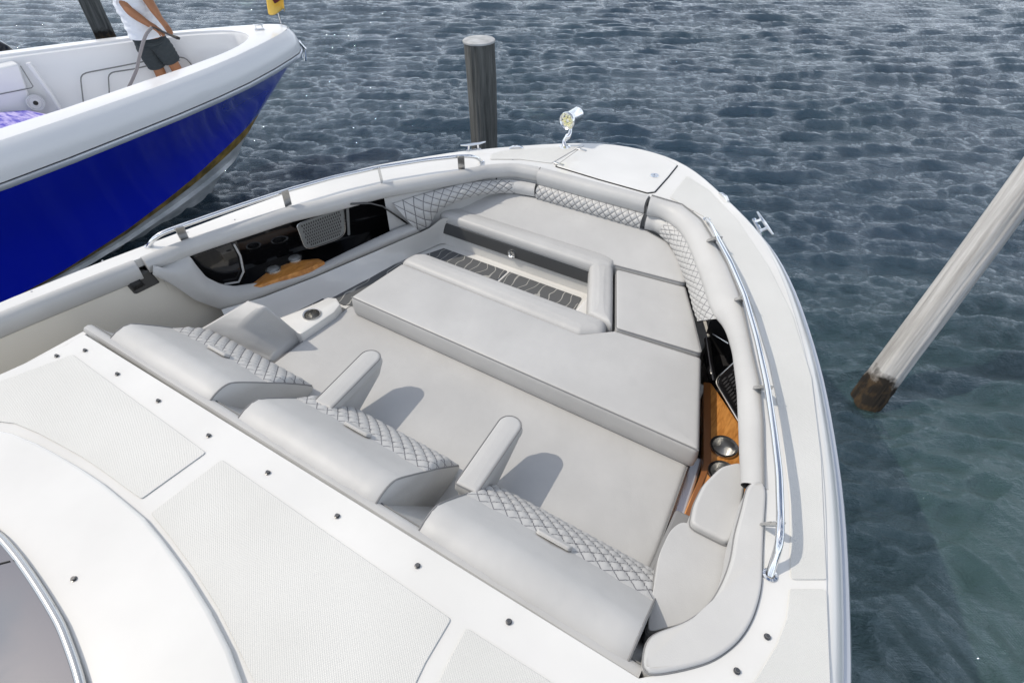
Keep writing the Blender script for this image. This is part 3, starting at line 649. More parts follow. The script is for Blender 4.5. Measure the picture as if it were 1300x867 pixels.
panel([(592,797),(700,866),(800,928),(700,1000),(540,1000),(545,890),(570,838)])
# raised moulded ring around the windscreen
ring=[(-80,610),(-40,552),(0,548),(19,552),(50,565),(76,579),(103,595),(130,613),(158,636),(184,658),(208,687),(238,728),(268,776),(293,825),(313,880),(330,960),(150,960),(112,872),(84,797),(48,738),(0,677)]
prism('windscreen_plinth',[tuple(P(a,b,1.51)[:2]) for a,b in ring],1.501,1.524,M['gel'],boat,bevel=.016,seg=4)
gp=[(-120,640),(0,681),(43,737),(78,793),(104,872),(118,960),(-300,960)]
gpl=[tuple(P(a,b,1.53)[:2]) for a,b in gp]
prism('windscreen',gpl,1.521,1.538,M['glass'],boat,bevel=.002)
tube('windscreen_frame',smooth_curve([tuple(P(a,b,1.535)) for a,b in ((-120,630),(-40,655),(0,681),(22,707),(43,737),(62,767),(78,795),(94,838),(104,872),(118,960))],50,2),.011,M['steel_b'],boat,seg=12)
tube('windscreen_seam',[P(-20,720,1.54),P(12,712,1.54)],.002,M['rubber'],boat,seg=6)
def snap(px,py,z=1.5):
    p=P(px,py,z); lathe('snap_button',[(.0001,.008),(.005,.008),(.006,.005),(.0042,.004),(.0042,.002),(.0085,.001),(.0085,0)],p,M['darksteel'],boat,seg=14)
for a,b in ((72,452),(108,445),(149,475),(201,509),(265,553),(340,600),(428,655),(530,718),(646,789),(974,808),(935.5,851.5)): snap(a,b,1.502)
snap(94,735,1.524)
for a,b in ((853,255),(880,268),(896,281),(651,203),(630,202.5),(298,279),(238,295),(130,331),(40,370),(757,228)):
    lathe('screw_head',[(.0001,.002),(.004,.0015),(.0045,0)],P(a,b,1.501),M['steel_b'],boat,seg=8)
# moulded cove around the starboard corner
cv=[P(a,b,1.502) for a,b in ((972,640),(972,700),(972,755),(958,795),(940,822),(905,847),(860,862),(815,872))]
# handrails
def rail(px,mounts,r=.0115,zm=1.575):
    z={0:1.5}; pts=[]
    for i,(a,b,zz) in enumerate(px): pts.append(tuple(P(a,b,zz)))
    path=smooth_curve(pts,80,2); path[0]=pts[0]; path[-1]=pts[-1]
    o=tube('handrail',path,r,M['steel'],boat,seg=14)
    for (a,b,c,d_) in mounts:
        A=P(a,b,1.512); B=P(c,d_,1.59); dirv=(B-A); s=Vector((-dirv.y,dirv.x,0)).normalized()*.021
        bm=bmesh.new(); vs=[A-s,A+s,B+s,B-s]; n_=Vector((0,0,.009)); top_=[bm.verts.new(v+n_) for v in vs]; bo=[bm.verts.new(v-n_) for v in vs]; bm.faces.new(top_); bm.faces.new(bo[::-1])
        for i in range(4): j=(i+1)%4; bm.faces.new((top_[i],top_[j],bo[j],bo[i]))
        finish(bm,'rail_mount',M['steel_b'],o,bevel=.003)
    for q in (pts[0],pts[-1]): lathe('rail_foot',[(.02,0),(.02,.004),(.013,.006)],(q[0],q[1],1.501),M['steel'],o,seg=16)
    return o
rail([(977,730,1.5),(985,706,1.54),(990,690,1.59),(991,660,1.60),(989,600,1.60),(983,550,1.60),(974,490,1.60),(961,430,1.60),(946,377,1.60),(926,330,1.60),(910,300,1.59),(903,286,1.54),(897,279,1.5)],
     [(973,666,988,664),(963,493,974,491),(938,381,946,378),(902,306,912,302)],zm=1.595)
rail([(189,313,1.5),(192,306,1.54),(203,297,1.57),(228,288,1.575),(300,263,1.575),(365,242,1.575),(420,226.5,1.575),(480,213,1.575),(540,203.5,1.575),(585,198.5,1.575),(600,198.5,1.565),(607,201,1.54),(611,206,1.5)],
     [(234,303,228,290),(366,260,362,244),(485,231,481,215),(586,214,585,200)])
# hatch
hp=[(704,212),(741,185.5),(765,184.8),(790,187),(816,192),(842,200),(861,211),(849,226),(832,245),(822,246.5),(760,229)]
prism('hatch_gasket',[tuple(P(a,b,1.5)[:2]) for a,b in hp],1.4995,1.502,M['rubber'],boat,bevel=0,corner=.015)
hin=inset([P(a,b,1.5)[:2] for a,b in hp],.007); 
hatch=prism('anchor_hatch',[tuple(p) for p in hin],1.5025,1.507,M['gel'],boat,bevel=.003,corner=.012)
for a,b in ((709,208),(738,190)):
    p=P(a,b,1.509); box('hinge',p,(.075,.018,.006),M['steel_b'],hatch,rot=(0,0,R(-3)),bevel=.002)
lt=P(831,223,1.508); lathe('hatch_latch',[(.0001,.002),(.010,.001),(.012,.004),(.024,.004),(.026,0)],lt,M['steel'],hatch,seg=24)
# search light
sl=P(717,187,1.5)
ax=(Vector((RT[0],RT[1],0))*.50+Vector((FW[0],FW[1],0)).normalized()*.62+Vector((0,0,.05))).normalized()   # lens -> back
hd=PD(719.5,154,(Vector(tuple(sl))-Vector(tuple(CAM))).dot(Vector(tuple(FW)))-.10)
slg=lathe('search_light',[(.046,.004),(.053,-.004),(.056,.004),(.055,.016),(.050,.022),(.050,.12),(.046,.128),(.0001,.130)],hd,M['steel'],boat,axis=ax,seg=32)
lathe('light_lens',[(.0001,.010),(.02,.008),(.046,.006)],hd,M['lens'],slg,axis=ax,seg=32)
for k in range(7):
    aa=2*math.pi*k/7; 
u_=ax.cross(Vector((0,0,1))).normalized(); v_=ax.cross(u_)
bm=bmesh.new()
for k in range(6):
    aa=2*math.pi*k/6; c_=hd+(u_*math.cos(aa)+v_*math.sin(aa))*.026+ax*.002; lathe_bm([(.0001,-.006),(.010,-.004),(.015,.004)],c_,ax,10,bm)
finish(bm,'light_reflector',mat('lamp reflector',(.9,.86,.55),.15,metal=1),slg)
hb=hd+ax*.05+Vector((0,0,-.05))
tube('light_stand',smooth_curve([tuple(sl),tuple(sl*.75+hb*.25+Vector((-.02,0,0))),tuple(sl*.35+hb*.65+Vector((.012,0,0))),tuple(hb)],20,2),[.02-.008*abs(math.sin(i/19*6)) for i in range(20)],M['steel'],slg,seg=12)
lathe('light_foot',[(.04,0),(.038,.006),(.02,.014)],sl,M['steel'],slg,seg=20)
# cleats and chocks
def cleat(p,ang,L=.17,z=1.5,parent=boat):
    d=Vector((math.cos(ang),math.sin(ang),0)); p=Vector(tuple(p)); bm=bmesh.new()
    h=p+Vector((0,0,.045))
    tube_bm([h-d*L/2+Vector((0,0,.006)),h-d*L/4,h,h+d*L/4,h+d*L/2+Vector((0,0,.006))],[.005,.0085,.010,.0085,.005],bm,8)
    for s in (-1,1): tube_bm([p+d*s*.035-Vector((0,0,.004)),h+d*s*.03],.0085,bm,8)
    tube_bm([p-d*.05+Vector((0,0,.001)),p+d*.05+Vector((0,0,.001))],.012,bm,8)
    return finish(bm,'cleat',M['steel'],parent)
bm=bmesh.new()
for a,b in (((958,282),(967,279)),((965,294),(974,290))): tube_bm([P(*a,1.455),P(*b,1.47)],.009,bm,8)
h_=[P(a,b,1.472) for a,b in ((961.5,269.5),(966,277),(971,284.5),(976.5,292),(981.5,298.5))]; tube_bm(h_,[.005,.008,.010,.008,.005],bm,8)
tube_bm([P(957,279,1.45),P(967,297,1.45)],.011,bm,8); finish(bm,'cleat',M['steel'],boat)
cleat(P(601,192,1.49),math.atan2(.36,.30))
for a,b,an in ((919,251,R(-45)),(655,188.5,R(38))):
    p=P(a,b,1.5); bm=bmesh.new(); d_=Vector((math.cos(an),math.sin(an),0)); tube_bm([p-d_*.045,p-d_*.02+Vector((0,0,.012)),p+d_*.02+Vector((0,0,.012)),p+d_*.045],.008,bm,8); finish(bm,'fairlead',M['steel'],boat)

# ================================================================== BLUE BOAT
T0=P(371,36,1.45); th=R(8.5); AFT=Vector((-math.sin(th),-math.cos(th),0)); NR=Vector((math.cos(th),-math.sin(th),0)); T0=T0-NR*.13; T0.z=0
bb=empty('blue_boat',(T0.x,T0.y,0),'blue hulled white motor boat moored alongside, its bow at the top left','boat')
def L3(s,v,z): return T0+AFT*s+NR*v+Vector((0,0,z))
near=[P(a,b,1.45) for a,b in ((357,31),(364,32),(371,36),(374,42),(366,52),(350,60.5),(330,70.5),(300,84),(246,107),(200,124),(154,142),(77,175),(0,207))]
# sheer as half-breadth table, symmetrical about the centre line
hs=[(0,.03),(.03,.13),(.12,.24),(.3,.36),(.64,.56),(1.05,.77),(1.45,.93),(1.9,1.08),(2.4,1.22),(2.85,1.34),(3.3,1.44),(4.5,1.58),(6,1.62),(9,1.6)]
def hb_(s,tab=hs): return float(np.interp(s,[a for a,_ in tab],[b for _,b in tab]))
SS=[0,.03,.07,.12,.2,.3,.45,.64,.85,1.05,1.25,1.45,1.7,1.9,2.15,2.4,2.6,2.85,3.1,3.3,3.8,4.5,5.2,6,7,8,9]
def row(fn): 
    a=[fn(s,1) for s in SS]; b=[fn(s,-1) for s in SS[1:]]; return b[::-1]+a
def stem_s(z): return float(np.interp(z,[-.4,-.1,.08,.3,.62,.88,1.17,1.37,1.5],[2.0,1.6,1.38,1.0,.63,.36,.10,-.03,-.05]))
def hrow(z_of,vf):
    return row(lambda s,sg:L3(max(s,0)+stem_s(z_of(s))*math.exp(-s/1.6),sg*vf(s),z_of(s)))
flat=[row(lambda s,sg:L3(s+.02,sg*max(0,hb_(s)-.06),1.47)),row(lambda s,sg:L3(s,sg*hb_(s)-sg*.03,1.463))]
sh=flat[1:]+[row(lambda s,sg,d=d,z=z:L3(s-d*.8,sg*(hb_(s)+d),z)) for d,z in ((-.005,1.445),(.03,1.40),(.05,1.33),(.055,1.27),(.052,1.235))]
loft('gunwale_shoulder',sh,M['white2'],bb)
rb=[row(lambda s,sg,d=d,z=z:L3(s-d*.8,sg*(hb_(s)+d),z)) for d,z in ((.052,1.236),(.068,1.232),(.072,1.21),(.066,1.195),(.045,1.19))]
loft('rub_rail',rb,M['rub'],bb)
tube('rub_strake',rb[0],.006,M['rubber'],bb,seg=6)
# topsides from rub rail to boot line
def vb(s): return float(np.interp(s,[0,.3,.8,1.3,1.8,2.4,3,4,6,9],[0,.10,.24,.38,.52,.68,.84,1.06,1.35,1.45]))
def zb(s): return float(np.interp(s,[0,.3,.8,1.5,2.4,3.2,5,9],[.64,.58,.49,.36,.23,.17,.15,.15]))
def vw(s): return float(np.interp(s,[0,.3,.8,1.3,1.8,2.4,3,4,6,9],[0,.04,.12,.2,.3,.44,.58,.82,1.2,1.35]))
def mixrow(f):
    def g(s,sg):
        z=1.195*(1-f)+zb(s)*f; va=hb_(s)+.045; v=va*(1-f)+vb(s)*f-.10*math.sin(math.pi*f)*min(1,s/1.0)
        s0=stem_s(z)*math.exp(-s/1.2)*1.0
        return L3(s+s0-(.03*(1-f)),sg*max(v,0)*(1 if s>0 else 0),z)
    return row(g)
loft('topsides',[mixrow(f) for f in (0,.12,.25,.4,.55,.7,.85,.95,1.0)],M['blue'],bb)
def low_row(f,zbase,vfun,dz=0):
    def g(s,sg):
        z=zb(s)*(1-f)+zbase*f; v=vb(s)*(1-f)+vfun(s)*f; s0=stem_s(z)*math.exp(-s/1.2)
        return L3(s+s0,sg*v*(1 if s>0 else 0),z)
    return row(g)
loft('boot_stripe',[low_row(0,-.05,vw),low_row(.22,-.05,vw)],M['boot'],bb)
def strake(f): 
    r=low_row(f,-.05,vw); return r
rows=[low_row(f,-.05,vw) for f in (.22,.34,.44)]
def bump_row(f,k):
    def g(s,sg):
        z=zb(s)*(1-f)-.05*f; v=vb(s)*(1-f)+vw(s)*f; s0=stem_s(z)*math.exp(-s/1.2); return L3(s+s0,sg*(v+k*min(1,s/.5))*(1 if s>0 else 0),z-.02*(k>0))
    return row(g)
rows+= [bump_row(.47,.035),bump_row(.52,.0)]+[low_row(f,-.05,vw) for f in (.6,.8,1.0,1.3)]
loft('hull_bottom',rows,M['bottom'],bb)
# deck cap and cockpit liner
def inw(s): return float(np.interp(s,[.5,.55,.65,.85,1.1,1.5,2,2.6,3.3,4.5,9],[.0,.18,.32,.47,.6,.74,.88,1.06,1.21,1.34,1.38]))
SI=[.5,.51,.55,.6,.65,.75,.85,1.0,1.1,1.3,1.5,1.75,2,2.3,2.6,3,3.3,3.8,4.5,6,8.9]
inner=[L3(s,-inw(s),1.47) for s in SI[1:]][::-1]+[L3(s,inw(s),1.47) for s in SI]
# cap: outer row resampled to same parameterisation
n=140
orow=resample([tuple(v) for v in flat[1]],n); irow=resample([tuple(v) for v in inner],n)
# align by arc so the bow stays centred
loft('deck_cap',[orow,orow*.8+irow*.2+np.array([0,0,.006]),irow+np.array([0,0,.004]),irow*1.0-np.array([0,0,.012])],M['white2'],bb)
lin=[irow-np.array([0,0,.012])]
cen=np.array([*L3(3.0,0,0)])
def shr(r,k,dz):
    q=r.copy(); 
    for i in range(len(q)):
        w=q[i]-np.array([*T0]); v=w@np.array([*NR]); q[i]=q[i]-np.array([*NR])*np.sign(v)*min(abs(v),k); 
    q[:,2]=dz; return q
def hullv(s,z):
    q=max(0,s-stem_s(z)*math.exp(-s/1.2)); f=(1.195-z)/(1.195-zb(q)); return max(0,(hb_(q)+.045)*(1-f)+vb(q)*f-.10*math.sin(math.pi*min(1,max(0,f)))*min(1,q)-.07)
_shr=shr
def shr(r,k,dz):
    q=_shr(r,k,dz)
    if dz<1.2:
        for i in range(len(q)):
            w=q[i]-np.array([*T0]); v=w@np.array([*NR]); s_=w@np.array([*AFT])
            ns=max(s_,.95+.25*(1.2-dz)); lim=hullv(ns,dz); nv=math.copysign(min(abs(v),lim),v); q[i]=np.array([*L3(ns,nv,dz)])
    return q
lin+=[shr(irow,.03,1.44),shr(irow,.03,1.33),shr(irow,.07,1.25),shr(irow,.08,1.05),shr(irow,.10,.85),shr(irow,.12,.72)]
loft('cockpit_liner',lin,M['white2'],bb)
prism('cockpit_sole',[(v[0],v[1]) for v in shr(irow,.10,.72)],.70,.725,M['white2'],bb,bevel=0)
# raised forward quarter: seat pods on the far side and near side
def pod(sg,s0,s1,zt,w): 
    a=[L3(s,sg*(inw(s)-.08),zt) for s in np.linspace(s0,s1,8)]; b=[L3(s,sg*max(.02,inw(s)-.08-w),zt) for s in np.linspace(s0,s1,8)]
    return prism('seat_pod',[(v.x,v.y) for v in a+b[::-1]],.73,zt,M['white2'],bb,bevel=.02,seg=3)
# hull side cabinet lids (grey rounded outlines on the far liner)
def farwall(px,py,off=.0):
    # intersect ray with vertical plane of far liner (approximately straight aft of s=1)
    a=L3(1.0,-(inw(1.0)-.1),0); b=L3(3.0,-(inw(3.0)-.1),0); e=(b-a); nrm=Vector((e.y,-e.x,0)).normalized(); 
    if nrm.dot(NR)<0: nrm=-nrm
    a=a+nrm*(.012+off); d=Vector(tuple(ray(px,py))); o_=Vector(tuple(CAM)); t=(a-o_).dot(nrm)/d.dot(nrm); return o_+d*t
for pts in ([(106,131),(102,98),(104,95),(108,93),(150,85),(190,77),(232,72.5),(238,76),(247,88)],[(139,122),(137.5,97),(139.5,94),(143,92),(170,88),(200,81),(228,77)]):
    tube('lid_seam',smooth_curve([tuple(farwall(a,b)) for a,b in pts],40,1),.007,M['grille'],bb,seg=6)
# bulkhead moulding aft on far side + round speaker + towel cushion
bk=[farwall(a,b,.05) for a,b in ((-40,95),(24,81),(46,146),(-40,165))]
bm=bmesh.new(); f1=[bm.verts.new(v) for v in bk]; f2=[bm.verts.new(v-NR*.3) for v in bk]; bm.faces.new(f1)
for i in range(4): j=(i+1)%4; bm.faces.new((f1[i],f1[j],f2[j],f2[i]))
finish(bm,'seat_side',M['white2'],bb,bevel=.02)
tube('lid_seam',[farwall(a,b,.055) for a,b in ((26,84),(42,110),(40,112),(-20,124))],.005,M['grille'],bb,seg=6)
tube('bulkhead_edge',[farwall(a,b,.06) for a,b in ((36,80),(50,100),(66,122),(78,143))],.022,M['white2'],bb,seg=10)
spc=farwall(45,131,.07); spn=NR
sp=lathe('speaker',[(.0001,.012),(.018,.014),(.024,.004),(.05,.002),(.056,.01),(.062,.004),(.072,.012),(.078,0)],spc,M['lid'],bb,axis=NR,seg=32)
lathe('speaker_cone',[(.0001,.018),(.018,.017),(.022,.008)],spc,M['rubber'],sp,axis=NR,seg=20)
tw=[P(a,b,1.05) for a,b in ((-60,146),(36,139),(60,144),(78,151),(50,166),(0,186),(-60,206))]
cushion('sun_pad',[(v.x,v.y) for v in tw],.80,1.05,M['towel'],bb,r=.03,corner=.03,piping=False)
# foredeck hatch lines, anchor, flag staff
anp=L3(-.05,0,1.30)
bm=bmesh.new(); tube_bm([L3(.15,0,1.30),L3(-.10,0,1.29),L3(-.18,0,1.18)],.016,bm,8); tube_bm([L3(-.15,-.05,1.27),L3(-.17,.0,1.16),L3(-.12,.05,1.07)],.014,bm,8); tube_bm([L3(-.10,-.05,1.24),L3(-.16,-.05,1.15),L3(-.12,-.02,1.08)],.012,bm,8)
box('a',L3(-.06,0,1.27),(.08,.07,.05),None,None,bm=bm)
finish(bm,'anchor',M['steel'],bb)
cleat(L3(.33,.02,1.475),R(50),.11,parent=bb)
fs=P(357,30,1.47); ft=PD(340,-28,5.75)
stf=tube('flag_staff',[fs,ft],.008,M['steel'],bb,seg=8)
fr=[]
for i in range(13):
    u=i/12; base=fs.lerp(ft,.30+.65*u) ; rowp=[]
    for j in range(15):
        v=j/14; rowp.append(base+Vector((.11-.26*v,.05*math.sin(v*7+u*2)-.03*v,-.07*v*v+.02*math.sin(v*9+u*3))))
    fr.append(rowp)
fl_=loft('flag',fr,M['flag'],stf,solid=.002)
fr2=[[p+Vector((.004,-.012,.003)) for p in r_[2:6]] for r_ in fr[4:9]]
loft('flag_device',fr2,M['flagred'],fl_)
nav=lathe('hull_fitting',[(.012,0),(.014,.012),(.0001,.014)],L3(.62,.09,.86),M['steel'],bb,axis=NR,seg=12)
keep_world(bb)

# ================================================================== PERSON ON THE BLUE BOAT
def skinned(name,verts,edges,m,parent,sub=2,root=0,smoothf=.0):
    me=bpy.data.meshes.new(name); me.from_pydata([tuple(v[0]) for v in verts],edges,[]); o=bpy.data.objects.new(name,me); COL.objects.link(o)
    sk=o.modifiers.new('skin','SKIN'); sk.use_smooth_shade=True; sk.branch_smoothing=smoothf
    for i,v in enumerate(verts):
        r=v[1]; me.skin_vertices[0].data[i].radius=(r,r) if not isinstance(r,tuple) else r
        me.skin_vertices[0].data[i].use_root=(i==root)
    o.modifiers.new('s','SUBSURF').levels=sub; o.modifiers[-1].render_levels=sub; me.materials.append(m)
    dg=bpy.context.evaluated_depsgraph_get(); ev=o.evaluated_get(dg); nm=bpy.data.meshes.new_from_object(ev); o.modifiers.clear(); o.data=nm
    for p in nm.polygons: p.use_smooth=True
    if parent is not None: o.parent=parent
    return o
D0=5.72
foot=PD(250,140,6.15)
FLOOR=.725
def J(px,py,D): return PD(px,py,D)
hipL=J(182,54,5.70); hipR=J(199,50,5.68); pel=J(188,46,5.64)
kneeL=J(200,85,5.93); kneeR=J(219,79,5.91)
ankL=P(223,137,.80); ankR=P(245,126,.80)
belly=J(179,25,5.53); chest=J(169,3,5.42); neck=J(157,-24,5.28)
shL=J(146,-15,5.30); shR=J(177,-18,5.30)
elL=J(165,15,5.32); wrL=J(190,32,5.40); haL=J(202,39,5.42)
elR=J(192,7,5.34); wrR=J(203,24,5.40); haR=J(212,35,5.44)
headc=J(153,-46,5.14)
up=(neck-pel).normalized(); facing=(Vector(tuple(FW))*-.0+ (kneeR-hipR).cross(Vector((1,0,0))))
face=Vector((.75,.1,0)).normalized()
V=[];E_=[]
def add(p,r,par=None):
    V.append((p,r)); i=len(V)-1
    if par is not None: E_.append((par,i))
    return i
ip=add(pel,.135); ib=add(belly,.135,ip); ic=add(chest,.15,ib); ine=add(neck,.062,ic); ihd=add(headc-Vector((0,0,.05)),.085,ine); iht=add(headc+Vector((0,0,.05)),.098,ihd); add(headc+Vector((0,0,.13)),.06,iht)
add(headc+face*.10-Vector((0,0,.03)),.014,ihd)
for (h,k,a) in ((hipL,kneeL,ankL),(hipR,kneeR,ankR)):
    i1=add(h,.095,ip); i2=add(k,.058,i1); i3=add(k.lerp(a,.35),.060,i2); i4=add(a,.036,i3); i5=add(Vector((a.x,a.y,FLOOR+.04)),.036,i4); i6=add(Vector((a.x,a.y,FLOOR+.03))+face*.13,.034,i5); add(Vector((a.x,a.y,FLOOR+.02))+face*.20,.022,i6)
for (s,e,w,h) in ((shL,elL,wrL,haL),(shR,elR,wrR,haR)):
    i1=add(s,.062,ic); i2=add(e,.043,i1); i25=add(e.lerp(w,.35),.043,i2); i3=add(w,.028,i25); d_=(h-w).normalized(); pm=add(w+d_*.05,.032,i3)
    sd=d_.cross(Vector((0,0,1))).normalized(); dn=Vector((0,0,-1))
    for k,(off,ln) in enumerate(((-.027,.055),(-.009,.066),(.009,.062),(.027,.048))):
        b0=w+d_*.075+sd*off; j0=add(b0,.0095,pm); j1=add(b0+d_*ln*.6+dn*.012,.009,j0); add(b0+d_*ln*.75+dn*.038,.0075,j1)
    j0=add(w+d_*.035-sd*.035+dn*.01,.011,pm); add(w+d_*.07-sd*.03+dn*.035,.009,j0)
person=skinned('person',V,E_,M['skin'],None,2,0)
tag(person,'person in white tee and dark shorts holding a hose, standing in the blue boat','person')
# hair
hv=[(headc+Vector((0,0,.12))-face*.01,.088),(headc+Vector((0,0,.03))-face*.05,.082),(headc-Vector((0,0,.03))-face*.045,.06)]
skinned('hair',hv,[(0,1),(1,2)],M['hair'],person,2,0)
# shirt: torso + sleeves, draped as open-ended tubes of one mesh
hem=J(187,43,5.62)
def limb(bm,pts,rad,sx=1.0,n=22,seg=24):
    p=smooth_curve([tuple(v) for v in pts],n,2); rr=np.interp(np.linspace(0,1,n),np.linspace(0,1,len(rad)),rad)
    rr=rr*(1+.035*np.sin(np.arange(n)*1.9))
    return tube_bm(p,rr,bm,seg)
bm=bmesh.new(); limb(bm,[hem+(hem-belly)*.12,hem,belly,chest,chest.lerp(neck,.55),chest.lerp(neck,.85)],[.172,.170,.165,.178,.16,.07])
limb(bm,[chest.lerp(shL,.5),shL,shL.lerp(elL,.6)],[.09,.085,.072]); limb(bm,[chest.lerp(shR,.5),shR,shR.lerp(elR,.6)],[.09,.085,.072])
finish(bm,'tee_shirt',M['shirt'],person,angle=60)
bm=bmesh.new(); limb(bm,[hem,pel,pel.lerp(hipL.lerp(hipR,.5),.9)],[.140,.150,.12])
limb(bm,[hipL+(pel-hipL)*.4,hipL.lerp(kneeL,.3),hipL.lerp(kneeL,.93)],[.105,.100,.092]); limb(bm,[hipR+(pel-hipR)*.4,hipR.lerp(kneeR,.3),hipR.lerp(kneeR,.90)],[.105,.100,.090])
finish(bm,'shorts',M['shorts'],person,angle=60)
# hose with wand
hp_=[J(227,49,5.44),J(215,44.5,5.43),J(204,39.5,5.42),J(193,35,5.38),J(186,42,5.38),J(181,56,5.42),J(177,72,5.5),J(174,88,5.6),J(167,104,5.72),J(158,121,5.86),J(140,150,6.05)]
hz=smooth_curve([tuple(v) for v in hp_[3:]],50,3)
hose=tube('hose',hz,.015,M['hose'],None,seg=10); tag(hose,'grey water hose hanging from the hand of the person','hose')
nz=tube('spray_wand',[tuple(v) for v in (hp_[3],hp_[2],hp_[1])],.010,M['dark'],hose,seg=8)
tube('nozzle',[tuple(hp_[1]),tuple(J(225,48.5,5.42)),tuple(hp_[0])],[.010,.016,.014],M['rubber'],nz,seg=10)

# ================================================================== PILES
def pile(name,base,top,r0,r1,m,label,cap=None,seed=0,z_cap=.02):
    base=Vector(tuple(base));top=Vector(tuple(top)); rg=np.random.default_rng(seed); nz_=90; sg=96; rows=[]
    dirv=(top-base).normalized(); a=dirv.cross(Vector((0,1,0))).normalized(); b=dirv.cross(a); L=(top-base).length
    ph=rg.random(8)*6.28
    for i in range(nz_+1):
        t=i/nz_; q=[]
        for k in range(sg):
            w=2*math.pi*k/sg; g=.045*math.sin(3*w+ph[0]+t*1.5)+.012*math.sin(21*w+ph[5]+6*math.sin(t*3))+.010*math.sin(29*w+ph[6]+4*math.sin(t*7))+.025*math.sin(5*w+ph[1]-t*2)+.018*math.sin(9*w+ph[2]+1.2*math.sin(t*5))+.014*math.sin(13*w+ph[3]+t*3)+.02*math.sin(t*14+ph[4]+w)
            kk_=math.exp(-((L*t-.95)/.12)**2)*.09*(rg.random()-.2); g=g+kk_; q.append(Vector((math.cos(w)*(r0+(r1-r0)*t)*(1+g),math.sin(w)*(r0+(r1-r0)*t)*(1+g),L*t)))
        rows.append(q)
    bm,V_=loft_bm(rows,True); bm.faces.new(V_[0][::-1]); bm.faces.new(V_[-1])
    o=finish(bm,name,m,None,angle=60); o.location=base; o.rotation_mode='QUATERNION'; o.rotation_quaternion=dirv.to_track_quat('Z','Y'); tag(o,label,'pile','mooring piles standing in the water')
    if cap:
        c=lathe('pile_cap',[(.0001,.010),(r1*.6,.009),(r1*1.05,.005),(r1*1.10,-.001),(r1*1.10,-.016),(r1*1.0,-.018)],Vector((0,0,0)),cap,o,seg=28); c.location=Vector((0,0,L))
    return o
b1=Vector((-2.21,4.93,-1.0)); t1=P(608,51,1.57)
pile('mooring_pile',b1+Vector((.0,.02,0)),t1,.135,.145,M['pileG'],'upright grey timber pile with a white cap, just beyond the bow',M['cap'],1)
zr=3+3.65*ray(1300,239)[2]; pr=P(1300,239,zr); br=P(1106,503,0); dr=(pr-br).normalized()
pile('mooring_pile',br-dr*.9,br+dr*((pr-br).length+1.2),.108,.099,M['pileW'],'pale weathered leaning pile standing in the water to the right of the boat',None,2)
# object origin sits under water: the mud band is measured from there
M['pileW'].node_tree
p0=PD(137,52,9.6); p0t=PD(101,-25,8.3)
pile('mooring_pile',(p0.x,p0.y,-.6),(p0.x+(p0t.x-p0.x),p0.y+(p0t.y-p0.y),p0t.z+.6) if False else (p0.x-.1,p0.y+.02,2.6),.15,.15,M['pileG'],'dark grey pile rising behind the person on the blue boat',None,3)
pl=[o for o in bpy.data.objects if o.name.startswith('mooring_pile')]
# rope fitting on the far pile
# dark boat bow at the far left
db=empty('dinghy',(-9.5,3.2,0),'black rounded inflatable bow poking in at the left edge beyond the blue boat','boat')
c0=PD(0,70,8.2); 
pth=[PD(-70,50,8.0),PD(-40,52,8.0),PD(-15,58,8.0),PD(4,66,8.05),PD(16,76,8.15),PD(22,90,8.3),PD(10,100,8.3),PD(-30,100,8.2)]
bm=tube_bm(smooth_curve([tuple(v) for v in pth],30,2),.13,seg=20); finish(bm,'tube',M['black'],db)
prism('hull',[(v.x,v.y) for v in pth],-.1,.5,M['dark'],db,bevel=.02)
keep_world(db)

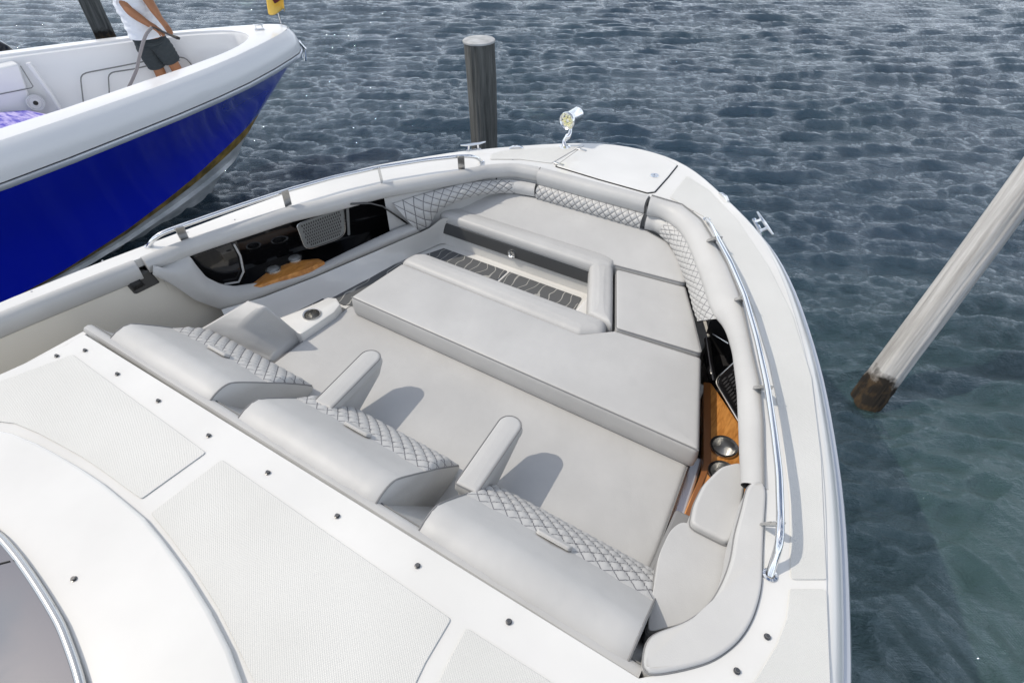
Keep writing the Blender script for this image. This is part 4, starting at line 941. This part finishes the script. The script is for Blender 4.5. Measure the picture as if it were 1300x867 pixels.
# ================================================================== WATER
def water():
    ang0,ang1=YAW-R(62),YAW+R(62)
    # polar grid centred under the camera: fine ahead, coarse behind, out to the horizon
    a_f=np.linspace(-R(58),R(58),900); a_b=np.linspace(R(58),2*math.pi-R(58),70)[1:-1]; A=np.r_[a_f,a_b]
    r=[.3]
    while r[-1]<34: r.append(r[-1]*1.0038+.003)
    while r[-1]<4000: r.append(r[-1]*1.25)
    r=np.array(r); RR,AA=np.meshgrid(r,A,indexing='ij')
    X=1.2+RR*(-np.sin(YAW+AA)); Y=RR*np.cos(YAW+AA)
    Z=np.zeros_like(X); g=np.random.default_rng(11)
    fade=np.clip((60-RR)/30,0,1)
    dx=np.zeros_like(X);dy=np.zeros_like(X)
    for i in range(170):
        lam=.07*(.62/.07)**(g.random()) if i>8 else 1.2+g.random()*1.6; k=2*math.pi/lam
        th=R(122)+g.normal()*R(12+16*(lam<.25)); amp=.0064*min(lam,1.2)**.90*(1+.9*g.random()); ph=g.random()*6.28
        c,s=math.cos(th),math.sin(th); mod=.55+.45*np.sin(1.1*X*math.cos(ph*2)+1.3*Y*math.sin(ph*3)+ph)
        arg=k*(c*X+s*Y)+ph+.6*np.sin(.9*X-.7*Y+ph*3)
        res=np.clip((lam/(RR*.0085+.02))-1,0,1)
        Z+=amp*mod*np.sin(arg)*fade*res; q=amp*mod*np.cos(arg)*fade*res*.40; dx+=q*c; dy+=q*s
    X=X+dx; Y=Y+dy
    nr,na=X.shape; co=np.c_[X.ravel(),Y.ravel(),Z.ravel()]
    idx=np.arange(nr*na).reshape(nr,na); nx=np.roll(idx,-1,axis=1)
    q=np.stack([idx[:-1],idx[1:],nx[1:],nx[:-1]],axis=-1).reshape(-1,4)
    me=bpy.data.meshes.new('water'); me.vertices.add(len(co)+1); me.vertices.foreach_set('co',np.r_[co.ravel(),[1.2,0,0]])
    tri=np.stack([np.full(na,nr*na),idx[0],nx[0]],axis=-1)
    nl=len(q)*4+len(tri)*3; me.loops.add(nl); me.loops.foreach_set('vertex_index',np.r_[q.ravel(),tri.ravel()])
    me.polygons.add(len(q)+len(tri)); st=np.r_[np.arange(len(q))*4,len(q)*4+np.arange(len(tri))*3]; me.polygons.foreach_set('loop_start',st); me.polygons.foreach_set('use_smooth',np.ones(len(st),bool))
    me.update(calc_edges=True); me.validate()
    o=bpy.data.objects.new('water',me); COL.objects.link(o); o['kind']='structure'
    def bw(nt,b):
        v=coords(nt,(1,1,1))
        n=N(nt,'ShaderNodeTexNoise'); n.inputs['Scale'].default_value=.30; n.inputs['Detail'].default_value=3; nt.links.new(v,n.inputs['Vector'])
        r_=N(nt,'ShaderNodeValToRGB'); r_.color_ramp.elements[0].position=.35; r_.color_ramp.elements[0].color=(.008,.024,.040,1); r_.color_ramp.elements[1].position=.65; r_.color_ramp.elements[1].color=(.014,.034,.046,1)
        nt.links.new(n.outputs['Fac'],r_.inputs['Fac'])
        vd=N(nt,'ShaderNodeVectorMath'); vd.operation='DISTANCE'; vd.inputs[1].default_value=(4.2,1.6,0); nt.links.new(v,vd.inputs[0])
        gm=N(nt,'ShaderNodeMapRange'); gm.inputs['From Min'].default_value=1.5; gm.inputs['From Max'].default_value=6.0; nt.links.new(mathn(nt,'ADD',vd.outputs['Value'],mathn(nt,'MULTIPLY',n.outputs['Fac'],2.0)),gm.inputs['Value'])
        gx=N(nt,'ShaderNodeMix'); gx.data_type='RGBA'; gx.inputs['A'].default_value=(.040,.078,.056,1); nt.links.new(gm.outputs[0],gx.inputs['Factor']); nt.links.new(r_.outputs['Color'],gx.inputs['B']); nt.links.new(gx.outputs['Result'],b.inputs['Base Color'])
        mr_=N(nt,'ShaderNodeMapping'); mr_.inputs['Rotation'].default_value=(0,0,R(-31.9)); nt.links.new(v,mr_.inputs['Vector']); mp=N(nt,'ShaderNodeMapping'); mp.inputs['Scale'].default_value=(1.0,2.6,1); nt.links.new(mr_.outputs['Vector'],mp.inputs['Vector'])
        n1=N(nt,'ShaderNodeTexNoise'); n1.inputs['Scale'].default_value=5.5; n1.inputs['Detail'].default_value=9; n1.inputs['Roughness'].default_value=.68; n1.inputs['Distortion'].default_value=.25; nt.links.new(mp.outputs['Vector'],n1.inputs['Vector'])
        n3=N(nt,'ShaderNodeTexNoise'); n3.inputs['Scale'].default_value=13; n3.inputs['Detail'].default_value=6; n3.inputs['Roughness'].default_value=.62; nt.links.new(mr_.outputs['Vector'],n3.inputs['Vector'])
        bf=N(nt,'ShaderNodeBump'); bf.inputs['Strength'].default_value=.9; bf.inputs['Distance'].default_value=.018; nt.links.new(n3.outputs['Fac'],bf.inputs['Height'])
        bp=N(nt,'ShaderNodeBump'); bp.inputs['Strength'].default_value=1.0; bp.inputs['Distance'].default_value=.075; nt.links.new(bf.outputs['Normal'],bp.inputs['Normal']); b.inputs['Specular Tint'].default_value=(.60,.80,1,1)
        g1=N(nt,'ShaderNodeTexNoise'); g1.inputs['Scale'].default_value=.45; g1.inputs['Detail'].default_value=2; nt.links.new(v,g1.inputs['Vector'])
        g2=N(nt,'ShaderNodeMapRange'); g2.inputs['From Min'].default_value=.35; g2.inputs['From Max'].default_value=.65; g2.inputs['To Min'].default_value=.45; g2.inputs['To Max'].default_value=1.0; nt.links.new(g1.outputs['Fac'],g2.inputs['Value']); nt.links.new(g2.outputs[0],bp.inputs['Strength'])
        nt.links.new(n1.outputs['Fac'],bp.inputs['Height']); nt.links.new(bp.outputs['Normal'],b.inputs['Normal'])
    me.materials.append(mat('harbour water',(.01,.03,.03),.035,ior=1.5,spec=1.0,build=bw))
    return o
water()

# mud band height: pile objects start below the water line, so shift the band in their own coordinates
for m_,sh in ((M['pileW'],.9),(M['pileG'],1.0)):
    for nd in m_.node_tree.nodes:
        if nd.type=='MAP_RANGE': nd.inputs['From Min'].default_value+=sh; nd.inputs['From Max'].default_value+=sh

# ================================================================== LIGHT, SKY, CAMERA
sun_to=Vector((-.205,-.085,.27)).normalized(); elev=math.asin(sun_to.z); az=math.atan2(sun_to.x,sun_to.y)
w=bpy.data.worlds.new('World'); scene.world=w; w.use_nodes=True; nt=w.node_tree; bg=nt.nodes['Background']
sky=N(nt,'ShaderNodeTexSky'); sky.sky_type='NISHITA'; sky.sun_disc=False; sky.sun_elevation=elev; sky.sun_rotation=az; sky.air_density=1.0; sky.dust_density=1.5; sky.ozone_density=1.2
tc=N(nt,'ShaderNodeTexCoord'); mp=N(nt,'ShaderNodeMapping'); mp.inputs['Scale'].default_value=(1,1,2.2); nt.links.new(tc.outputs['Generated'],mp.inputs['Vector'])
cn=N(nt,'ShaderNodeTexNoise'); cn.inputs['Scale'].default_value=3.4; cn.inputs['Detail'].default_value=8; cn.inputs['Roughness'].default_value=.58; nt.links.new(mp.outputs['Vector'],cn.inputs['Vector'])
cr_=N(nt,'ShaderNodeMapRange'); cr_.inputs['From Min'].default_value=.47; cr_.inputs['From Max'].default_value=.60; nt.links.new(cn.outputs['Fac'],cr_.inputs['Value'])
mx=N(nt,'ShaderNodeMix'); mx.data_type='RGBA'; mx.inputs['B'].default_value=(10.4,10.7,11.3,1)
nt.links.new(cr_.outputs[0],mx.inputs['Factor']); nt.links.new(sky.outputs[0],mx.inputs['A']); hz=N(nt,'ShaderNodeSeparateXYZ'); nt.links.new(tc.outputs['Generated'],hz.inputs[0])
hm=N(nt,'ShaderNodeMapRange'); hm.interpolation_type='SMOOTHSTEP'; hm.inputs['From Min'].default_value=.02; hm.inputs['From Max'].default_value=.62; hm.inputs['To Min'].default_value=.85; hm.inputs['To Max'].default_value=0; nt.links.new(hz.outputs[2],hm.inputs['Value'])
hx=N(nt,'ShaderNodeMix'); hx.data_type='RGBA'; hx.inputs['B'].default_value=(12.5,13.6,15.2,1); nt.links.new(hm.outputs[0],hx.inputs['Factor']); nt.links.new(mx.outputs['Result'],hx.inputs['A']); nt.links.new(hx.outputs['Result'],bg.inputs['Color']); bg.inputs['Strength'].default_value=.125
ld=bpy.data.lights.new('sun','SUN'); ld.energy=2.75; ld.angle=R(.6); ld.color=(1,.915,.79)
lo=bpy.data.objects.new('sun',ld); COL.objects.link(lo); lo.rotation_euler=sun_to.to_track_quat('Z','Y').to_euler()
cd=bpy.data.cameras.new('camera'); co_=bpy.data.objects.new('camera',cd); COL.objects.link(co_); scene.camera=co_
cd.sensor_width=36; cd.lens=F*36/1300; cd.clip_start=.05; cd.clip_end=9000
mw=Matrix(((RT[0],UP[0],-FW[0],CAM[0]),(RT[1],UP[1],-FW[1],CAM[1]),(RT[2],UP[2],-FW[2],CAM[2]),(0,0,0,1))); co_.matrix_world=mw
scene.render.resolution_x=1024; scene.render.resolution_y=682
scene.view_settings.view_transform='Standard'; scene.view_settings.look='None'; scene.view_settings.gamma=1; scene.view_settings.exposure=-0.12
